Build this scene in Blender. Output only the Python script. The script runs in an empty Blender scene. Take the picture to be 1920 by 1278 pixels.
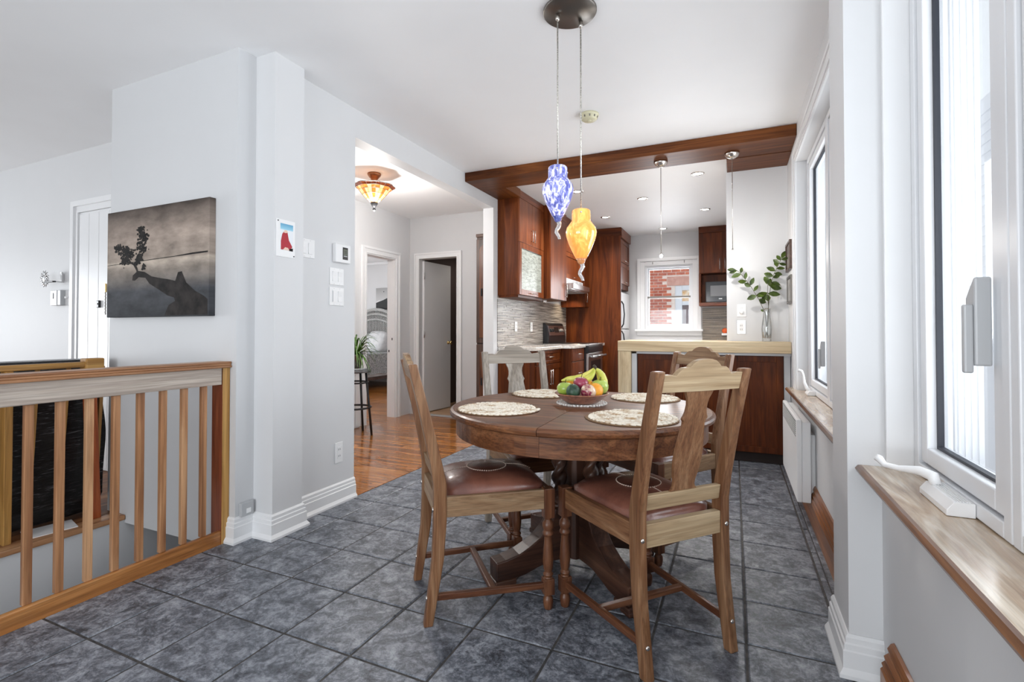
import bpy, math, random
from mathutils import Vector, Matrix
random.seed(7)
S = bpy.context.scene
COL = S.collection
PI = math.pi

# ---------------------------------------------------------------- camera, world, light, exposure
H = 1.145
cam_d = bpy.data.cameras.new('camera')
cam = bpy.data.objects.new('camera', cam_d)
COL.objects.link(cam)
cam_d.sensor_fit = 'HORIZONTAL'
cam_d.sensor_width = 36.0
cam_d.lens = 929.0 / 1920.0 * 36.0
cam_d.shift_y = -32.6 / 1920.0
cam_d.clip_start = 0.05
cam.location = (0, 0, H)
cam.rotation_euler = (math.radians(90.825), 0, math.radians(24.12))
S.camera = cam

W = bpy.data.worlds.new('overcast_sky')
S.world = W
W.use_nodes = True
bg = W.node_tree.nodes['Background']
bg.inputs[0].default_value = (0.93, 0.965, 1.0, 1)
bg.inputs[1].default_value = 1.0
S.view_settings.view_transform = 'Standard'
S.view_settings.look = 'None'
S.view_settings.gamma = 1.0
S.view_settings.exposure = 0.42
S.view_settings.use_curve_mapping = False
S.cycles.max_bounces = 10
S.cycles.diffuse_bounces = 6
S.cycles.glossy_bounces = 4
S.cycles.transparent_max_bounces = 16
S.cycles.transmission_bounces = 8
S.cycles.sample_clamp_indirect = 6.0
S.cycles.use_denoising = True

def area(name, loc, rot, sx, sy, power, color=(1, 1, 1)):
    d = bpy.data.lights.new(name, 'AREA')
    d.shape = 'RECTANGLE'; d.size = sx; d.size_y = sy
    d.energy = power; d.color = color
    o = bpy.data.objects.new(name, d); COL.objects.link(o)
    o.location = loc; o.rotation_euler = rot
    return o
def point(name, loc, power, color=(1, 1, 1), r=0.02):
    d = bpy.data.lights.new(name, 'POINT')
    d.energy = power; d.color = color; d.shadow_soft_size = r
    o = bpy.data.objects.new(name, d); COL.objects.link(o)
    o.location = loc
    return o
def spot(name, loc, power, color=(1, 1, 1), ang=110, r=0.03):
    d = bpy.data.lights.new(name, 'SPOT')
    d.energy = power; d.color = color; d.shadow_soft_size = r
    d.spot_size = math.radians(ang); d.spot_blend = 0.6
    o = bpy.data.objects.new(name, d); COL.objects.link(o)
    o.location = loc
    return o
# daylight through the right and kitchen windows; the last three are added fill lamps
R_ = math.radians
area('daylight_near_window', (1.15, 1.0, 1.50), (0, R_(90 + 22), 0), 1.5, 2.2, 46, (0.95, 0.98, 1.0))
area('daylight_far_window', (1.15, 3.5, 1.50), (0, R_(90 + 22), 0), 1.5, 1.5, 40, (0.95, 0.98, 1.0))
area('daylight_kitchen_window', (-0.945, 8.75, 1.62), (R_(-90 - 15), 0, 0), 0.9, 1.1, 34, (0.98, 0.99, 1.0))
area('fill_living_room', (-1.4, -3.3, 1.2), (R_(90 + 32), 0, 0), 3.2, 1.8, 118, (0.98, 0.99, 1.0))  # added fill behind the camera, brightens ceiling and walls
area('fill_front_room', (-9.9, 0.2, 1.2), (0, R_(-90 - 32), 0), 1.8, 2.2, 135, (1, 1, 1))  # added fill lamp out of view on the left
area('fill_bedroom', (-9.5, 6.0, 1.5), (0, R_(-90 - 10), 0), 1.8, 3.0, 180, (1, 1, 1))  # unseen lamp added to brighten the bedroom and hall

# ---------------------------------------------------------------- materials
def newmat(name):
    m = bpy.data.materials.new(name); m.use_nodes = True
    return m, m.node_tree, m.node_tree.nodes['Principled BSDF']
def N(nt, t, **kw):
    n = nt.nodes.new(t)
    for k, v in kw.items():
        setattr(n, k, v)
    return n
def rgba(c):
    return (c[0], c[1], c[2], 1)
def s2l(r, g, b):
    f = lambda v: ((v / 255 + 0.055) / 1.055) ** 2.4 if v > 10.3 else v / 255 / 12.92
    return (f(r), f(g), f(b))
def plain(name, c, rough=0.5, metal=0.0, coat=0.0, spec=0.5):
    m, nt, b = newmat(name)
    b.inputs['Base Color'].default_value = rgba(c)
    b.inputs['Roughness'].default_value = rough
    b.inputs['Metallic'].default_value = metal
    b.inputs['Coat Weight'].default_value = coat
    b.inputs['Specular IOR Level'].default_value = spec
    return m
def coords(nt, scale=(1, 1, 1), rnd=True, rot=(0, 0, 0)):
    tc = N(nt, 'ShaderNodeTexCoord'); mp = N(nt, 'ShaderNodeMapping')
    mp.inputs['Scale'].default_value = scale
    mp.inputs['Rotation'].default_value = rot
    nt.links.new(tc.outputs['Object'], mp.inputs['Vector'])
    if rnd:
        oi = N(nt, 'ShaderNodeObjectInfo'); mu = N(nt, 'ShaderNodeMath', operation='MULTIPLY')
        mu.inputs[1].default_value = 37.0
        nt.links.new(oi.outputs['Random'], mu.inputs[0])
        ad = N(nt, 'ShaderNodeVectorMath', operation='ADD')
        nt.links.new(mp.outputs[0], ad.inputs[0]); nt.links.new(mu.outputs[0], ad.inputs[1])
        return ad.outputs[0]
    return mp.outputs[0]
def ramp(nt, stops, fac):
    r = N(nt, 'ShaderNodeValToRGB')
    e = r.color_ramp.elements
    while len(e) < len(stops):
        e.new(0.5)
    for i, (p, c) in enumerate(stops):
        e[i].position = p; e[i].color = rgba(c)
    nt.links.new(fac, r.inputs[0])
    return r.outputs[0]
def noise(nt, vec, scale, detail=4, rough=0.55, dist=0.0):
    n = N(nt, 'ShaderNodeTexNoise')
    n.inputs['Scale'].default_value = scale; n.inputs['Detail'].default_value = detail
    n.inputs['Roughness'].default_value = rough; n.inputs['Distortion'].default_value = dist
    nt.links.new(vec, n.inputs['Vector'])
    return n.outputs[0]
def bump(nt, b, h, strength=0.3, dist=0.01):
    n = N(nt, 'ShaderNodeBump')
    n.inputs['Strength'].default_value = strength; n.inputs['Distance'].default_value = dist
    nt.links.new(h, n.inputs['Height']); nt.links.new(n.outputs[0], b.inputs['Normal'])
def mixc(nt, fac, a, b_, mode='MIX'):
    m = N(nt, 'ShaderNodeMix', data_type='RGBA', blend_type=mode)
    if isinstance(fac, (int, float)): m.inputs[0].default_value = fac
    else: nt.links.new(fac, m.inputs[0])
    for v, i in ((a, 6), (b_, 7)):
        if isinstance(v, tuple): m.inputs[i].default_value = rgba(v)
        else: nt.links.new(v, m.inputs[i])
    return m.outputs[2]
def mottled(name, c1, c2, scale=8, rough=0.5, detail=5, bmp=0.0, sc=(1, 1, 1), metal=0.0, lo=0.35, hi=0.65, bscale=None, coat=0.0, dist=0.0):
    m, nt, b = newmat(name)
    v = coords(nt, sc)
    n = noise(nt, v, scale, detail, dist=dist)
    nt.links.new(ramp(nt, [(lo, c1), (hi, c2)], n), b.inputs['Base Color'])
    b.inputs['Roughness'].default_value = rough; b.inputs['Metallic'].default_value = metal
    b.inputs['Coat Weight'].default_value = coat
    if bmp:
        h = n if bscale is None else noise(nt, v, bscale, 3)
        bump(nt, b, h, bmp)
    return m
def wood(name, dark, mid, light, axis='z', rough=0.4, across=11, along=0.9, coat=0.0, grain=0.5, bmp=0.08, contrast=1.0, spec=0.4):
    m, nt, b = newmat(name)
    s = {'x': (along, across, across), 'y': (across, along, across), 'z': (across, across, along)}[axis]
    v = coords(nt, s)
    n1 = noise(nt, v, 1.0, 5, 0.6, 1.2)
    a = 0.5 - 0.18 / contrast; z = 0.5 + 0.18 / contrast
    c = ramp(nt, [(a, dark), (0.5, mid), (z, light)], n1)
    s2 = tuple(q * (9 if q > along else 3) for q in s)
    n2 = noise(nt, coords(nt, s2), 1.0, 3, 0.6)
    g = ramp(nt, [(0.36, (1 - grain,) * 3), (0.56, (1, 1, 1))], n2)
    c2 = mixc(nt, 1.0, c, g, 'MULTIPLY')
    nt.links.new(c2, b.inputs['Base Color'])
    b.inputs['Roughness'].default_value = rough
    b.inputs['Coat Weight'].default_value = coat
    b.inputs['Coat Roughness'].default_value = 0.2
    b.inputs['Specular IOR Level'].default_value = spec
    if bmp: bump(nt, b, n2, bmp, 0.004)
    return m
def wood3(name, *a, **k):
    return {ax: wood(name + '_' + ax, *a, axis=ax, **k) for ax in 'xyz'}
def glow(name, c, strength, base=(0.8, 0.8, 0.8)):
    m, nt, b = newmat(name)
    b.inputs['Base Color'].default_value = rgba(base)
    b.inputs['Emission Color'].default_value = rgba(c)
    b.inputs['Emission Strength'].default_value = strength
    return m
def clear_glass(name, tint=(1, 1, 1), gloss=0.12, rough=0.02):
    m, nt, b = newmat(name)
    nt.nodes.remove(b)
    out = nt.nodes['Material Output']
    t = N(nt, 'ShaderNodeBsdfTransparent'); t.inputs[0].default_value = rgba(tint)
    g = N(nt, 'ShaderNodeBsdfGlossy'); g.inputs['Roughness'].default_value = rough
    lw = N(nt, 'ShaderNodeLayerWeight'); lw.inputs[0].default_value = 0.35
    mu = N(nt, 'ShaderNodeMath', operation='MULTIPLY_ADD'); mu.inputs[1].default_value = 0.5; mu.inputs[2].default_value = gloss * 0.3
    nt.links.new(lw.outputs['Fresnel'], mu.inputs[0])
    mx = N(nt, 'ShaderNodeMixShader')
    nt.links.new(mu.outputs[0], mx.inputs[0]); nt.links.new(t.outputs[0], mx.inputs[1]); nt.links.new(g.outputs[0], mx.inputs[2])
    nt.links.new(mx.outputs[0], out.inputs['Surface'])
    return m

M = {}
def paint(name, c, rough=0.55):
    m, nt, b = newmat(name)
    v = coords(nt, (1, 1, 1), False)
    n = noise(nt, v, 2.2, 3)
    nt.links.new(ramp(nt, [(0.3, tuple(q * 0.975 for q in c)), (0.7, c)], n), b.inputs['Base Color'])
    b.inputs['Roughness'].default_value = rough
    bump(nt, b, noise(nt, v, 160, 2), 0.05, 0.002)
    return m
M['wall'] = paint('wall_paint', (0.67, 0.673, 0.68))
M['wallg'] = paint('shaded_wall_paint', (0.60, 0.604, 0.612))  # wall paint darkened for walls turned from the windows; also on fillers
M['ceil'] = paint('ceiling_paint', (0.88, 0.88, 0.885))
M['trim'] = paint('white_trim_paint', (0.78, 0.784, 0.79), 0.35)
M['taupe'] = plain('taupe_paint', s2l(92, 80, 78), 0.6)
M['pvc'] = plain('white_window_vinyl', (0.74, 0.75, 0.77), 0.3)
M['gasket'] = plain('dark_rubber_gasket', (0.02, 0.022, 0.03), 0.5)
M['white_plastic'] = plain('white_plastic', (0.82, 0.82, 0.82), 0.35)
M['grey_plastic'] = plain('grey_plastic', (0.45, 0.46, 0.47), 0.35)
M['black'] = plain('black_plastic', (0.012, 0.012, 0.014), 0.3)
M['dark'] = plain('near_black_brown', (0.02, 0.012, 0.01), 0.8)  # near-black brown for toe kicks and the base under floor boards
M['steel'] = plain('brushed_steel', (0.62, 0.62, 0.62), 0.28, 1.0)
M['nickel'] = plain('satin_nickel', (0.66, 0.62, 0.58), 0.25, 1.0)
M['bronze'] = plain('brushed_dark_nickel', (0.18, 0.165, 0.15), 0.38, 1.0)
M['brass'] = plain('brass', (0.75, 0.55, 0.25), 0.25, 1.0)
M['iron'] = plain('black_iron', (0.02, 0.02, 0.022), 0.4, 0.3)
M['cream'] = plain('aged_cream_plastic', s2l(205, 200, 170), 0.45)
M['glass'] = clear_glass('window_glass', (0.97, 0.985, 1.0), 0.04)
M['vglass'] = clear_glass('vase_glass', (0.98, 0.99, 0.99), 0.3)
# slate look ceramic tile
m, nt, b = newmat('slate_tile')
v = coords(nt)
n1 = noise(nt, v, 13, 12, 0.78, 0.5)
n2 = noise(nt, v, 60, 6, 0.75, 0.3)
mx = N(nt, 'ShaderNodeMath', operation='MULTIPLY_ADD'); mx.inputs[1].default_value = 0.45
nt.links.new(n2, mx.inputs[0]); nt.links.new(n1, mx.inputs[2])
sc_ = N(nt, 'ShaderNodeMath', operation='MULTIPLY'); sc_.inputs[1].default_value = 0.69
nt.links.new(mx.outputs[0], sc_.inputs[0])
nt.links.new(ramp(nt, [(0.40, s2l(54, 57, 64)), (0.485, s2l(96, 100, 108)), (0.53, s2l(124, 128, 136)), (0.62, s2l(162, 166, 173))], sc_.outputs[0]), b.inputs['Base Color'])
b.inputs['Roughness'].default_value = 0.42
bump(nt, b, sc_.outputs[0], 0.25, 0.006)
M['tile'] = m
M['grout'] = mottled('dark_grout', s2l(52, 51, 52), s2l(82, 78, 75), 30, 0.8)
# hardwood strips
m, nt, b = newmat('hardwood_strips')
geo = N(nt, 'ShaderNodeNewGeometry')
v = coords(nt, (2.2, 26, 10), False)
ad = N(nt, 'ShaderNodeVectorMath', operation='ADD')
mu = N(nt, 'ShaderNodeMath', operation='MULTIPLY'); mu.inputs[1].default_value = 50
nt.links.new(geo.outputs['Random Per Island'], mu.inputs[0])
nt.links.new(v, ad.inputs[0]); nt.links.new(mu.outputs[0], ad.inputs[1])
n1 = noise(nt, ad.outputs[0], 1.0, 5, 0.6, 0.8)
cA = ramp(nt, [(0.32, s2l(112, 64, 24)), (0.5, s2l(160, 100, 44)), (0.68, s2l(190, 132, 68))], n1)
cB = ramp(nt, [(0.0, (0.62, 0.58, 0.55)), (0.5, (0.95, 0.93, 0.9)), (1.0, (1.15, 1.12, 1.05))], geo.outputs['Random Per Island'])
nt.links.new(mixc(nt, 1.0, cA, cB, 'MULTIPLY'), b.inputs['Base Color'])
b.inputs['Roughness'].default_value = 0.22
b.inputs['Coat Weight'].default_value = 0.3
M['hardwood'] = m
CH = wood3('cherry_cabinet', s2l(62, 26, 7), s2l(88, 40, 12), s2l(114, 58, 22), rough=0.4, spec=0.18, grain=0.22, across=9)
BM = wood3('stained_beam', s2l(70, 34, 12), s2l(98, 52, 20), s2l(124, 72, 32), rough=0.45, spec=0.2, grain=0.3)
CHL = wood3('cherry_light', s2l(86, 38, 16), s2l(112, 56, 26), s2l(136, 76, 40), rough=0.35, coat=0.1, spec=0.3, grain=0.15)
CR = wood3('chair_oak', s2l(98, 62, 40), s2l(126, 88, 60), s2l(150, 114, 84), rough=0.42, coat=0.1, grain=0.3, across=24, along=1.6, spec=0.3)
CRP = wood3('chair_oak_pale', s2l(118, 87, 62), s2l(142, 113, 85), s2l(164, 138, 108), rough=0.42, grain=0.25, across=24, along=1.6, spec=0.3)
CRB = wood3('chair_oak_bleached_sheen', s2l(148, 122, 92), s2l(170, 146, 114), s2l(190, 168, 136), rough=0.42, grain=0.2, across=24, along=1.6, spec=0.3)  # faded oak, with glare on the back rails put into the colour
CRD = wood3('chair_oak_dark', s2l(72, 40, 25), s2l(98, 60, 40), s2l(124, 82, 56), rough=0.35, coat=0.15, grain=0.3, across=24, along=1.6, spec=0.3)  # dark leg oak: worn finish plus shade put into the colour
TB = wood3('table_oak', s2l(78, 44, 25), s2l(106, 64, 38), s2l(136, 90, 58), rough=0.38, coat=0.1, grain=0.4, across=18, along=1.4, spec=0.3)
TBD = wood3('table_oak_dark', s2l(54, 33, 25), s2l(72, 46, 35), s2l(92, 62, 46), rough=0.4, coat=0.08, grain=0.3)
MP = wood3('maple_bar', s2l(176, 152, 118), s2l(202, 180, 144), s2l(220, 202, 168), rough=0.45, grain=0.2)
RL = wood3('rail_pine', s2l(132, 88, 58), s2l(170, 122, 84), s2l(200, 156, 116), rough=0.4, grain=0.25)
RLG = wood3('rail_weathered', s2l(142, 128, 116), s2l(172, 158, 146), s2l(196, 184, 172), rough=0.5, grain=0.3)
RLB = wood3('rail_base', s2l(138, 86, 44), s2l(172, 114, 62), s2l(196, 140, 84), rough=0.35, grain=0.3, coat=0.2)
PN = wood3('knotty_pine', s2l(108, 62, 30), s2l(140, 86, 46), s2l(168, 110, 64), rough=0.35, grain=0.3, coat=0.2)
YL = wood3('honey_wood', s2l(138, 96, 46), s2l(172, 126, 66), s2l(196, 152, 88), rough=0.4, grain=0.25)
SL = wood3('sill_wood', s2l(150, 118, 88), s2l(190, 166, 138), s2l(222, 208, 188), rough=0.22, coat=0.5, grain=0.2, across=16, along=2.0)
SLE = wood3('sill_edge', s2l(72, 44, 26), s2l(104, 66, 40), s2l(140, 96, 62), rough=0.3, coat=0.3, grain=0.3)
WN = wood3('walnut_cabinet', s2l(56, 40, 34), s2l(78, 58, 49), s2l(98, 76, 66), rough=0.35, grain=0.25)
M['leather'] = mottled('brown_leather', s2l(96, 56, 46), s2l(132, 84, 68), 7, 0.3, 5, 0.12, bscale=60, coat=0.2)
M['leather_dark'] = mottled('dark_leather', s2l(80, 46, 36), s2l(112, 68, 54), 12, 0.28, 5, 0.1, bscale=90, coat=0.25)
M['thread'] = plain('cream_thread', s2l(200, 180, 165), 0.7)
M['seagrass'] = mottled('braided_seagrass', s2l(190, 160, 122), s2l(244, 236, 220), 22, 0.75, 5, 0.2, lo=0.34, hi=0.52)
M['lace'] = mottled('white_lace', (0.66, 0.64, 0.60), (0.88, 0.87, 0.84), 60, 0.8, 3)
M['terracotta'] = mottled('brown_glazed_bowl', s2l(108, 58, 38), s2l(160, 100, 72), 60, 0.3, 4, 0.05, coat=0.4)

# ---------------------------------------------------------------- object helpers
def wloc(o):
    p = Vector((0, 0, 0))
    while o is not None:
        p += o.location; o = o.parent
    return p
def tag(o, label=None, cat=None, group=None, kind=None):
    if label: o['label'] = label
    if cat: o['category'] = cat
    if group: o['group'] = group
    if kind: o['kind'] = kind
    return o
def thing(name, loc, label, cat, group=None, rz=0):
    o = bpy.data.objects.new(name, None); COL.objects.link(o)
    o.empty_display_size = 0.05
    o.location = loc; o.rotation_euler = (0, 0, rz)
    return tag(o, label, cat, group)
class MB:
    def __init__(s): s.v = []; s.f = []; s.sm = []
    def add(s, vs, fs, smooth=False):
        k = len(s.v); s.v += [tuple(p) for p in vs]
        for f in fs: s.f.append(tuple(i + k for i in f)); s.sm.append(smooth)
        return s
    def box(s, x0, y0, z0, x1, y1, z1):
        if x0 > x1: x0, x1 = x1, x0
        if y0 > y1: y0, y1 = y1, y0
        if z0 > z1: z0, z1 = z1, z0
        return s.add([(x0, y0, z0), (x1, y0, z0), (x1, y1, z0), (x0, y1, z0), (x0, y0, z1), (x1, y0, z1), (x1, y1, z1), (x0, y1, z1)],
              [(3, 2, 1, 0), (4, 5, 6, 7), (0, 1, 5, 4), (1, 2, 6, 5), (2, 3, 7, 6), (3, 0, 4, 7)])
    def sweep(s, st, cap=True, smooth=False):
        """st: list of rings (each ring a list of points)"""
        n = len(st[0]); vs = [p for r in st for p in r]; fs = []
        for i in range(len(st) - 1):
            for j in range(n):
                a = i * n + j; b = i * n + (j + 1) % n
                fs.append((a, b, b + n, a + n))
        if cap:
            fs.append(tuple(reversed(range(n)))); fs.append(tuple(range((len(st) - 1) * n, len(st) * n)))
        return s.add(vs, fs, smooth)
    def lathe(s, prof, n=20, c=(0, 0, 0), cap=True, smooth=True):
        rings = [[(c[0] + r * math.cos(2 * PI * k / n), c[1] + r * math.sin(2 * PI * k / n), c[2] + z) for k in range(n)] for r, z in prof]
        return s.sweep(rings, cap, smooth)
    def tube(s, pts, r, n=8, smooth=True, cap=True):
        pts = [Vector(p) for p in pts]; rings = []
        up = None
        for i, p in enumerate(pts):
            d = (pts[min(i + 1, len(pts) - 1)] - pts[max(i - 1, 0)]).normalized()
            if up is None:
                up = Vector((0, 0, 1)) if abs(d.z) < 0.9 else Vector((1, 0, 0))
            a = d.cross(up).normalized(); b = a.cross(d).normalized(); up = b
            rr = r[i] if isinstance(r, (list, tuple)) else r
            rings.append([p + a * (rr * math.cos(2 * PI * k / n)) + b * (rr * math.sin(2 * PI * k / n)) for k in range(n)])
        return s.sweep(rings, cap, smooth)
    def bar(s, p, q, w, h, up=(0, 0, 1)):
        p = Vector(p); q = Vector(q); d = (q - p).normalized(); up = Vector(up)
        a = d.cross(up).normalized(); b = a.cross(d).normalized()
        ring = lambda c: [c - a * w / 2 - b * h / 2, c + a * w / 2 - b * h / 2, c + a * w / 2 + b * h / 2, c - a * w / 2 + b * h / 2]
        return s.sweep([ring(p), ring(q)])
    def prism(s, poly, f0, f1):
        """poly: 2-D points; f0/f1 map a 2-D point to the two 3-D faces"""
        n = len(poly); vs = [f0(*p) for p in poly] + [f1(*p) for p in poly]
        fs = [tuple(reversed(range(n))), tuple(range(n, 2 * n))]
        for i in range(n):
            j = (i + 1) % n; fs.append((i, j, j + n, i + n))
        return s.add(vs, fs)
    def ball(s, c, r, n=16, m=10, sx=1, sy=1, sz=1, fn=None):
        prof = []
        rings = []
        for i in range(m + 1):
            t = PI * i / m
            rr = max(math.sin(t), 0.002)
            ring = []
            for k in range(n):
                a = 2 * PI * k / n
                d = Vector((rr * math.cos(a), rr * math.sin(a), -math.cos(t)))
                q = r * (fn(d) if fn else 1)
                ring.append((c[0] + d.x * q * sx, c[1] + d.y * q * sy, c[2] + d.z * q * sz))
            rings.append(ring)
        return s.sweep(rings, True, True)
    def xf(s, mat, start=0):
        for i in range(start, len(s.v)): s.v[i] = tuple(mat @ Vector(s.v[i]))
        return s
    def build(s, name, mat, parent=None, local=False, bevel=0, kind=None, label=None, seg=2, loc=None):
        vs = s.v
        if parent is not None and not local:
            o0 = wloc(parent); vs = [(p[0] - o0.x, p[1] - o0.y, p[2] - o0.z) for p in vs]
        pos = Vector((0, 0, 0))
        if parent is None:
            if loc is not None: pos = Vector(loc)
            else:
                xs = [p[0] for p in vs]; ys = [p[1] for p in vs]; zs = [p[2] for p in vs]
                pos = Vector(((min(xs) + max(xs)) / 2, (min(ys) + max(ys)) / 2, min(zs)))
            vs = [(p[0] - pos.x, p[1] - pos.y, p[2] - pos.z) for p in vs]
        me = bpy.data.meshes.new(name)
        me.from_pydata(vs, [], s.f)
        me.polygons.foreach_set('use_smooth', s.sm)
        me.materials.append(mat)
        me.update()
        o = bpy.data.objects.new(name, me); COL.objects.link(o)
        o.location = pos
        if parent is not None: o.parent = parent
        if bevel:
            md = o.modifiers.new('edge', 'BEVEL'); md.width = bevel; md.segments = seg; md.limit_method = 'ANGLE'; md.angle_limit = math.radians(40)
        if kind: o['kind'] = kind
        if label: o['label'] = label
        return o
def bx(*a): return MB().box(*a)
def struct(name, mb, mat, parent=None, bevel=0):
    o = mb.build(name, mat, parent, bevel=bevel)
    if parent is None: o['kind'] = 'structure'
    return o
def srcopy(root, loc, rz=None):
    """copy a thing, its parts and their sub-parts; mesh data is shared"""
    def rec(o, par):
        c = o.copy(); COL.objects.link(c); c.parent = par
        for ch in list(o.children): rec(ch, c)
        return c
    r = rec(root, None); r.location = loc
    if rz is not None: r.rotation_euler = (0, 0, rz)
    return r
def text_mesh(name, body, size, mat, parent, mtx, extrude=0.0004, align='CENTER'):
    cu = bpy.data.curves.new(name, 'FONT'); cu.body = body; cu.size = size; cu.extrude = extrude; cu.align_x = align; cu.align_y = 'CENTER'
    t = bpy.data.objects.new(name, cu); COL.objects.link(t)
    dg = bpy.context.evaluated_depsgraph_get()
    me = bpy.data.meshes.new_from_object(t.evaluated_get(dg))
    bpy.data.objects.remove(t)
    me.transform(mtx); me.materials.clear(); me.materials.append(mat)
    o = bpy.data.objects.new(name, me); COL.objects.link(o); o.parent = parent
    return o

# ================================================================ SETTING
CZ = 2.70            # ceiling height
XL = -2.41           # left wall face
XR = 0.44            # right wall face
# ---- floors
fl = struct('floor', bx(-2.56, -2.5, -0.22, 0.44, 8.2, -0.004), M['grout'])
def tile_mb(x0, y0, x1, y1, h=0.014, c=0.005):
    m = MB()
    return m.add([(x0, y0, -0.006), (x1, y0, -0.006), (x1, y1, -0.006), (x0, y1, -0.006),
                  (x0, y0, -c), (x1, y0, -c), (x1, y1, -c), (x0, y1, -c),
                  (x0 + c, y0 + c, 0), (x1 - c, y0 + c, 0), (x1 - c, y1 - c, 0), (x0 + c, y1 - c, 0)],
                 [(0, 1, 5, 4), (1, 2, 6, 5), (2, 3, 7, 6), (3, 0, 4, 7), (4, 5, 9, 8), (5, 6, 10, 9), (6, 7, 11, 10), (7, 4, 8, 11), (8, 9, 10, 11)])
TP, TQ, G = 0.32, 0.3225, 0.0035
full = None
TX0, TY0 = -2.205, 1.378
for j in range(-3, 21):
    y0 = TY0 + j * TQ + G; y1 = TY0 + (j + 1) * TQ - G
    for i in range(-1, 9):
        x0 = TX0 + i * TP + G; x1 = TX0 + (i + 1) * TP - G
        lim = -2.525 if y1 < 2.1 else -2.398
        rx = 0.385
        cx0, cx1 = max(x0, lim), min(x1, rx)
        if cx1 - cx0 < 0.02: continue
        if cx0 > x0 or cx1 < x1:
            tile_mb(cx0, y0, cx1, y1).build('tile', M['tile'], fl)
        elif full is None:
            o = tile_mb(0, 0, TP - 2 * G, TQ - 2 * G).build('tile', M['tile'], fl, local=True)
            o.location = Vector((x0, y0, 0)) - wloc(fl); full = o
        else:
            o = full.copy(); COL.objects.link(o); o.location = Vector((x0, y0, 0)) - wloc(fl); o.parent = fl
# narrow border strip of cut tile along the right baseboard
tile_mb(0.389, 1.3, 0.42, 4.8, c=0.003).build('border_strip', M['tile'], fl)
# hall and bedroom hardwood
hf = struct('floor', bx(-9.0, 2.16, -0.22, -2.402, 9.2, -0.012), M['dark'])
pm = MB()
row = 0
y = 2.5
while y < 9.0:
    x = -8.9 - random.random() * 0.6
    while x < (-2.402):
        L = 0.5 + random.random() * 0.9
        a, b_ = max(x, -8.9), min(x + L, -2.402)
        ok = b_ - a > 0.02 and not (b_ > -4.1 and y > 5.70)
        if ok or (a < -4.1 and y > 5.7 and b_ - a > 0.02):
            if y > 5.70: b_ = min(b_, -4.12)
            if b_ - a > 0.01: pm.box(a + 0.0006, y + 0.0007, -0.012, b_ - 0.0006, y + 0.0563, 0.0)
        x += L
    y += 0.057
pm.build('hardwood_plank', M['hardwood'], hf, kind='stuff')
M['lightwood'] = wood('pale_laminate', s2l(170, 130, 95), s2l(196, 160, 124), s2l(214, 184, 150), 'x', 0.4, grain=0.2)
bf = struct('floor', bx(-4.1, 5.72, -0.22, -2.55, 8.1, 0.004), M['lightwood'])
struct('trim_1', bx(-3.94, 5.64, 0.0005, -3.34, 5.73, 0.014), M['grey_plastic'], bf, bevel=0.004)   # door threshold strip
# landing beyond the stairwell
LX = -3.48
lf = struct('floor', bx(-9.0, -2.5, -0.22, LX - 0.12, 2.36, -0.012), M['dark'])
lm = MB(); x = -6.6
lplank = None
while x < LX - 0.09:
    lm.box(x + 0.001, -1.0, -0.012, x + 0.0825, 2.358, 0.0); x += 0.0835
LW = wood('landing_boards', s2l(92, 54, 30), s2l(126, 80, 46), s2l(152, 104, 66), 'y', 0.5, spec=0.2)
lm.build('floor_boards', LW, lf, kind='stuff')
struct('trim_2', bx(LX - 0.09, -1.0, -0.03, LX + 0.02, 1.846, 0.002), RL['y'], bevel=0.006)        # landing nosing
struct('wall_stairwell', bx(LX - 0.10, -2.0, -2.4, LX + 0.006, 3.4, -0.031), M['wall'])
struct('wall_stairwell', bx(LX, 3.3, -2.4, -2.56, 3.4, -0.23), M['wallg'])
struct('wall_stairwell', bx(-2.66, -2.0, -2.4, -2.56, 3.3, -0.225), M['wall'])
struct('floor', bx(LX, -2.0, -2.5, -2.66, 3.3, -2.4), M['wallg'])
# ---- ceiling
struct('ceiling', bx(-9.0, -2.5, CZ, 0.70, 9.2, CZ + 0.12), M['ceil'])
# ---- left side walls
struct('wall_stairs', bx(-3.66, 1.848, -0.05, -2.47, 2.0, CZ), M['wallg'])              # carries the canvas
struct('wall_stairs', bx(-3.66, 2.0, -0.05, -3.52, 2.5, CZ), M['wall'])
struct('wall_left', bx(-2.56, 2.0, -0.004, -2.47, 2.17, CZ), M['wall'])
pl = struct('wall_pilaster', bx(-2.47, 1.96, -0.004, -2.322, 2.165, CZ), M['wall'])
struct('wall_left', bx(-2.535, 2.165, -0.004, XL, 2.70, CZ), M['wall'])
struct('wall_header', bx(-2.535, 2.70, 2.50, XL, 4.88, CZ), M['wall'])
struct('wall_left', bx(-2.535, 4.88, -0.004, XL, 8.2, CZ), M['wall'])
struct('wall_entry', bx(-9.0, 2.36, 0, -3.66, 2.5, CZ), M['wall'])
struct('wall_entry', bx(-3.52, 2.36, 0, -2.535, 2.5, CZ), M['wall'])
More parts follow.
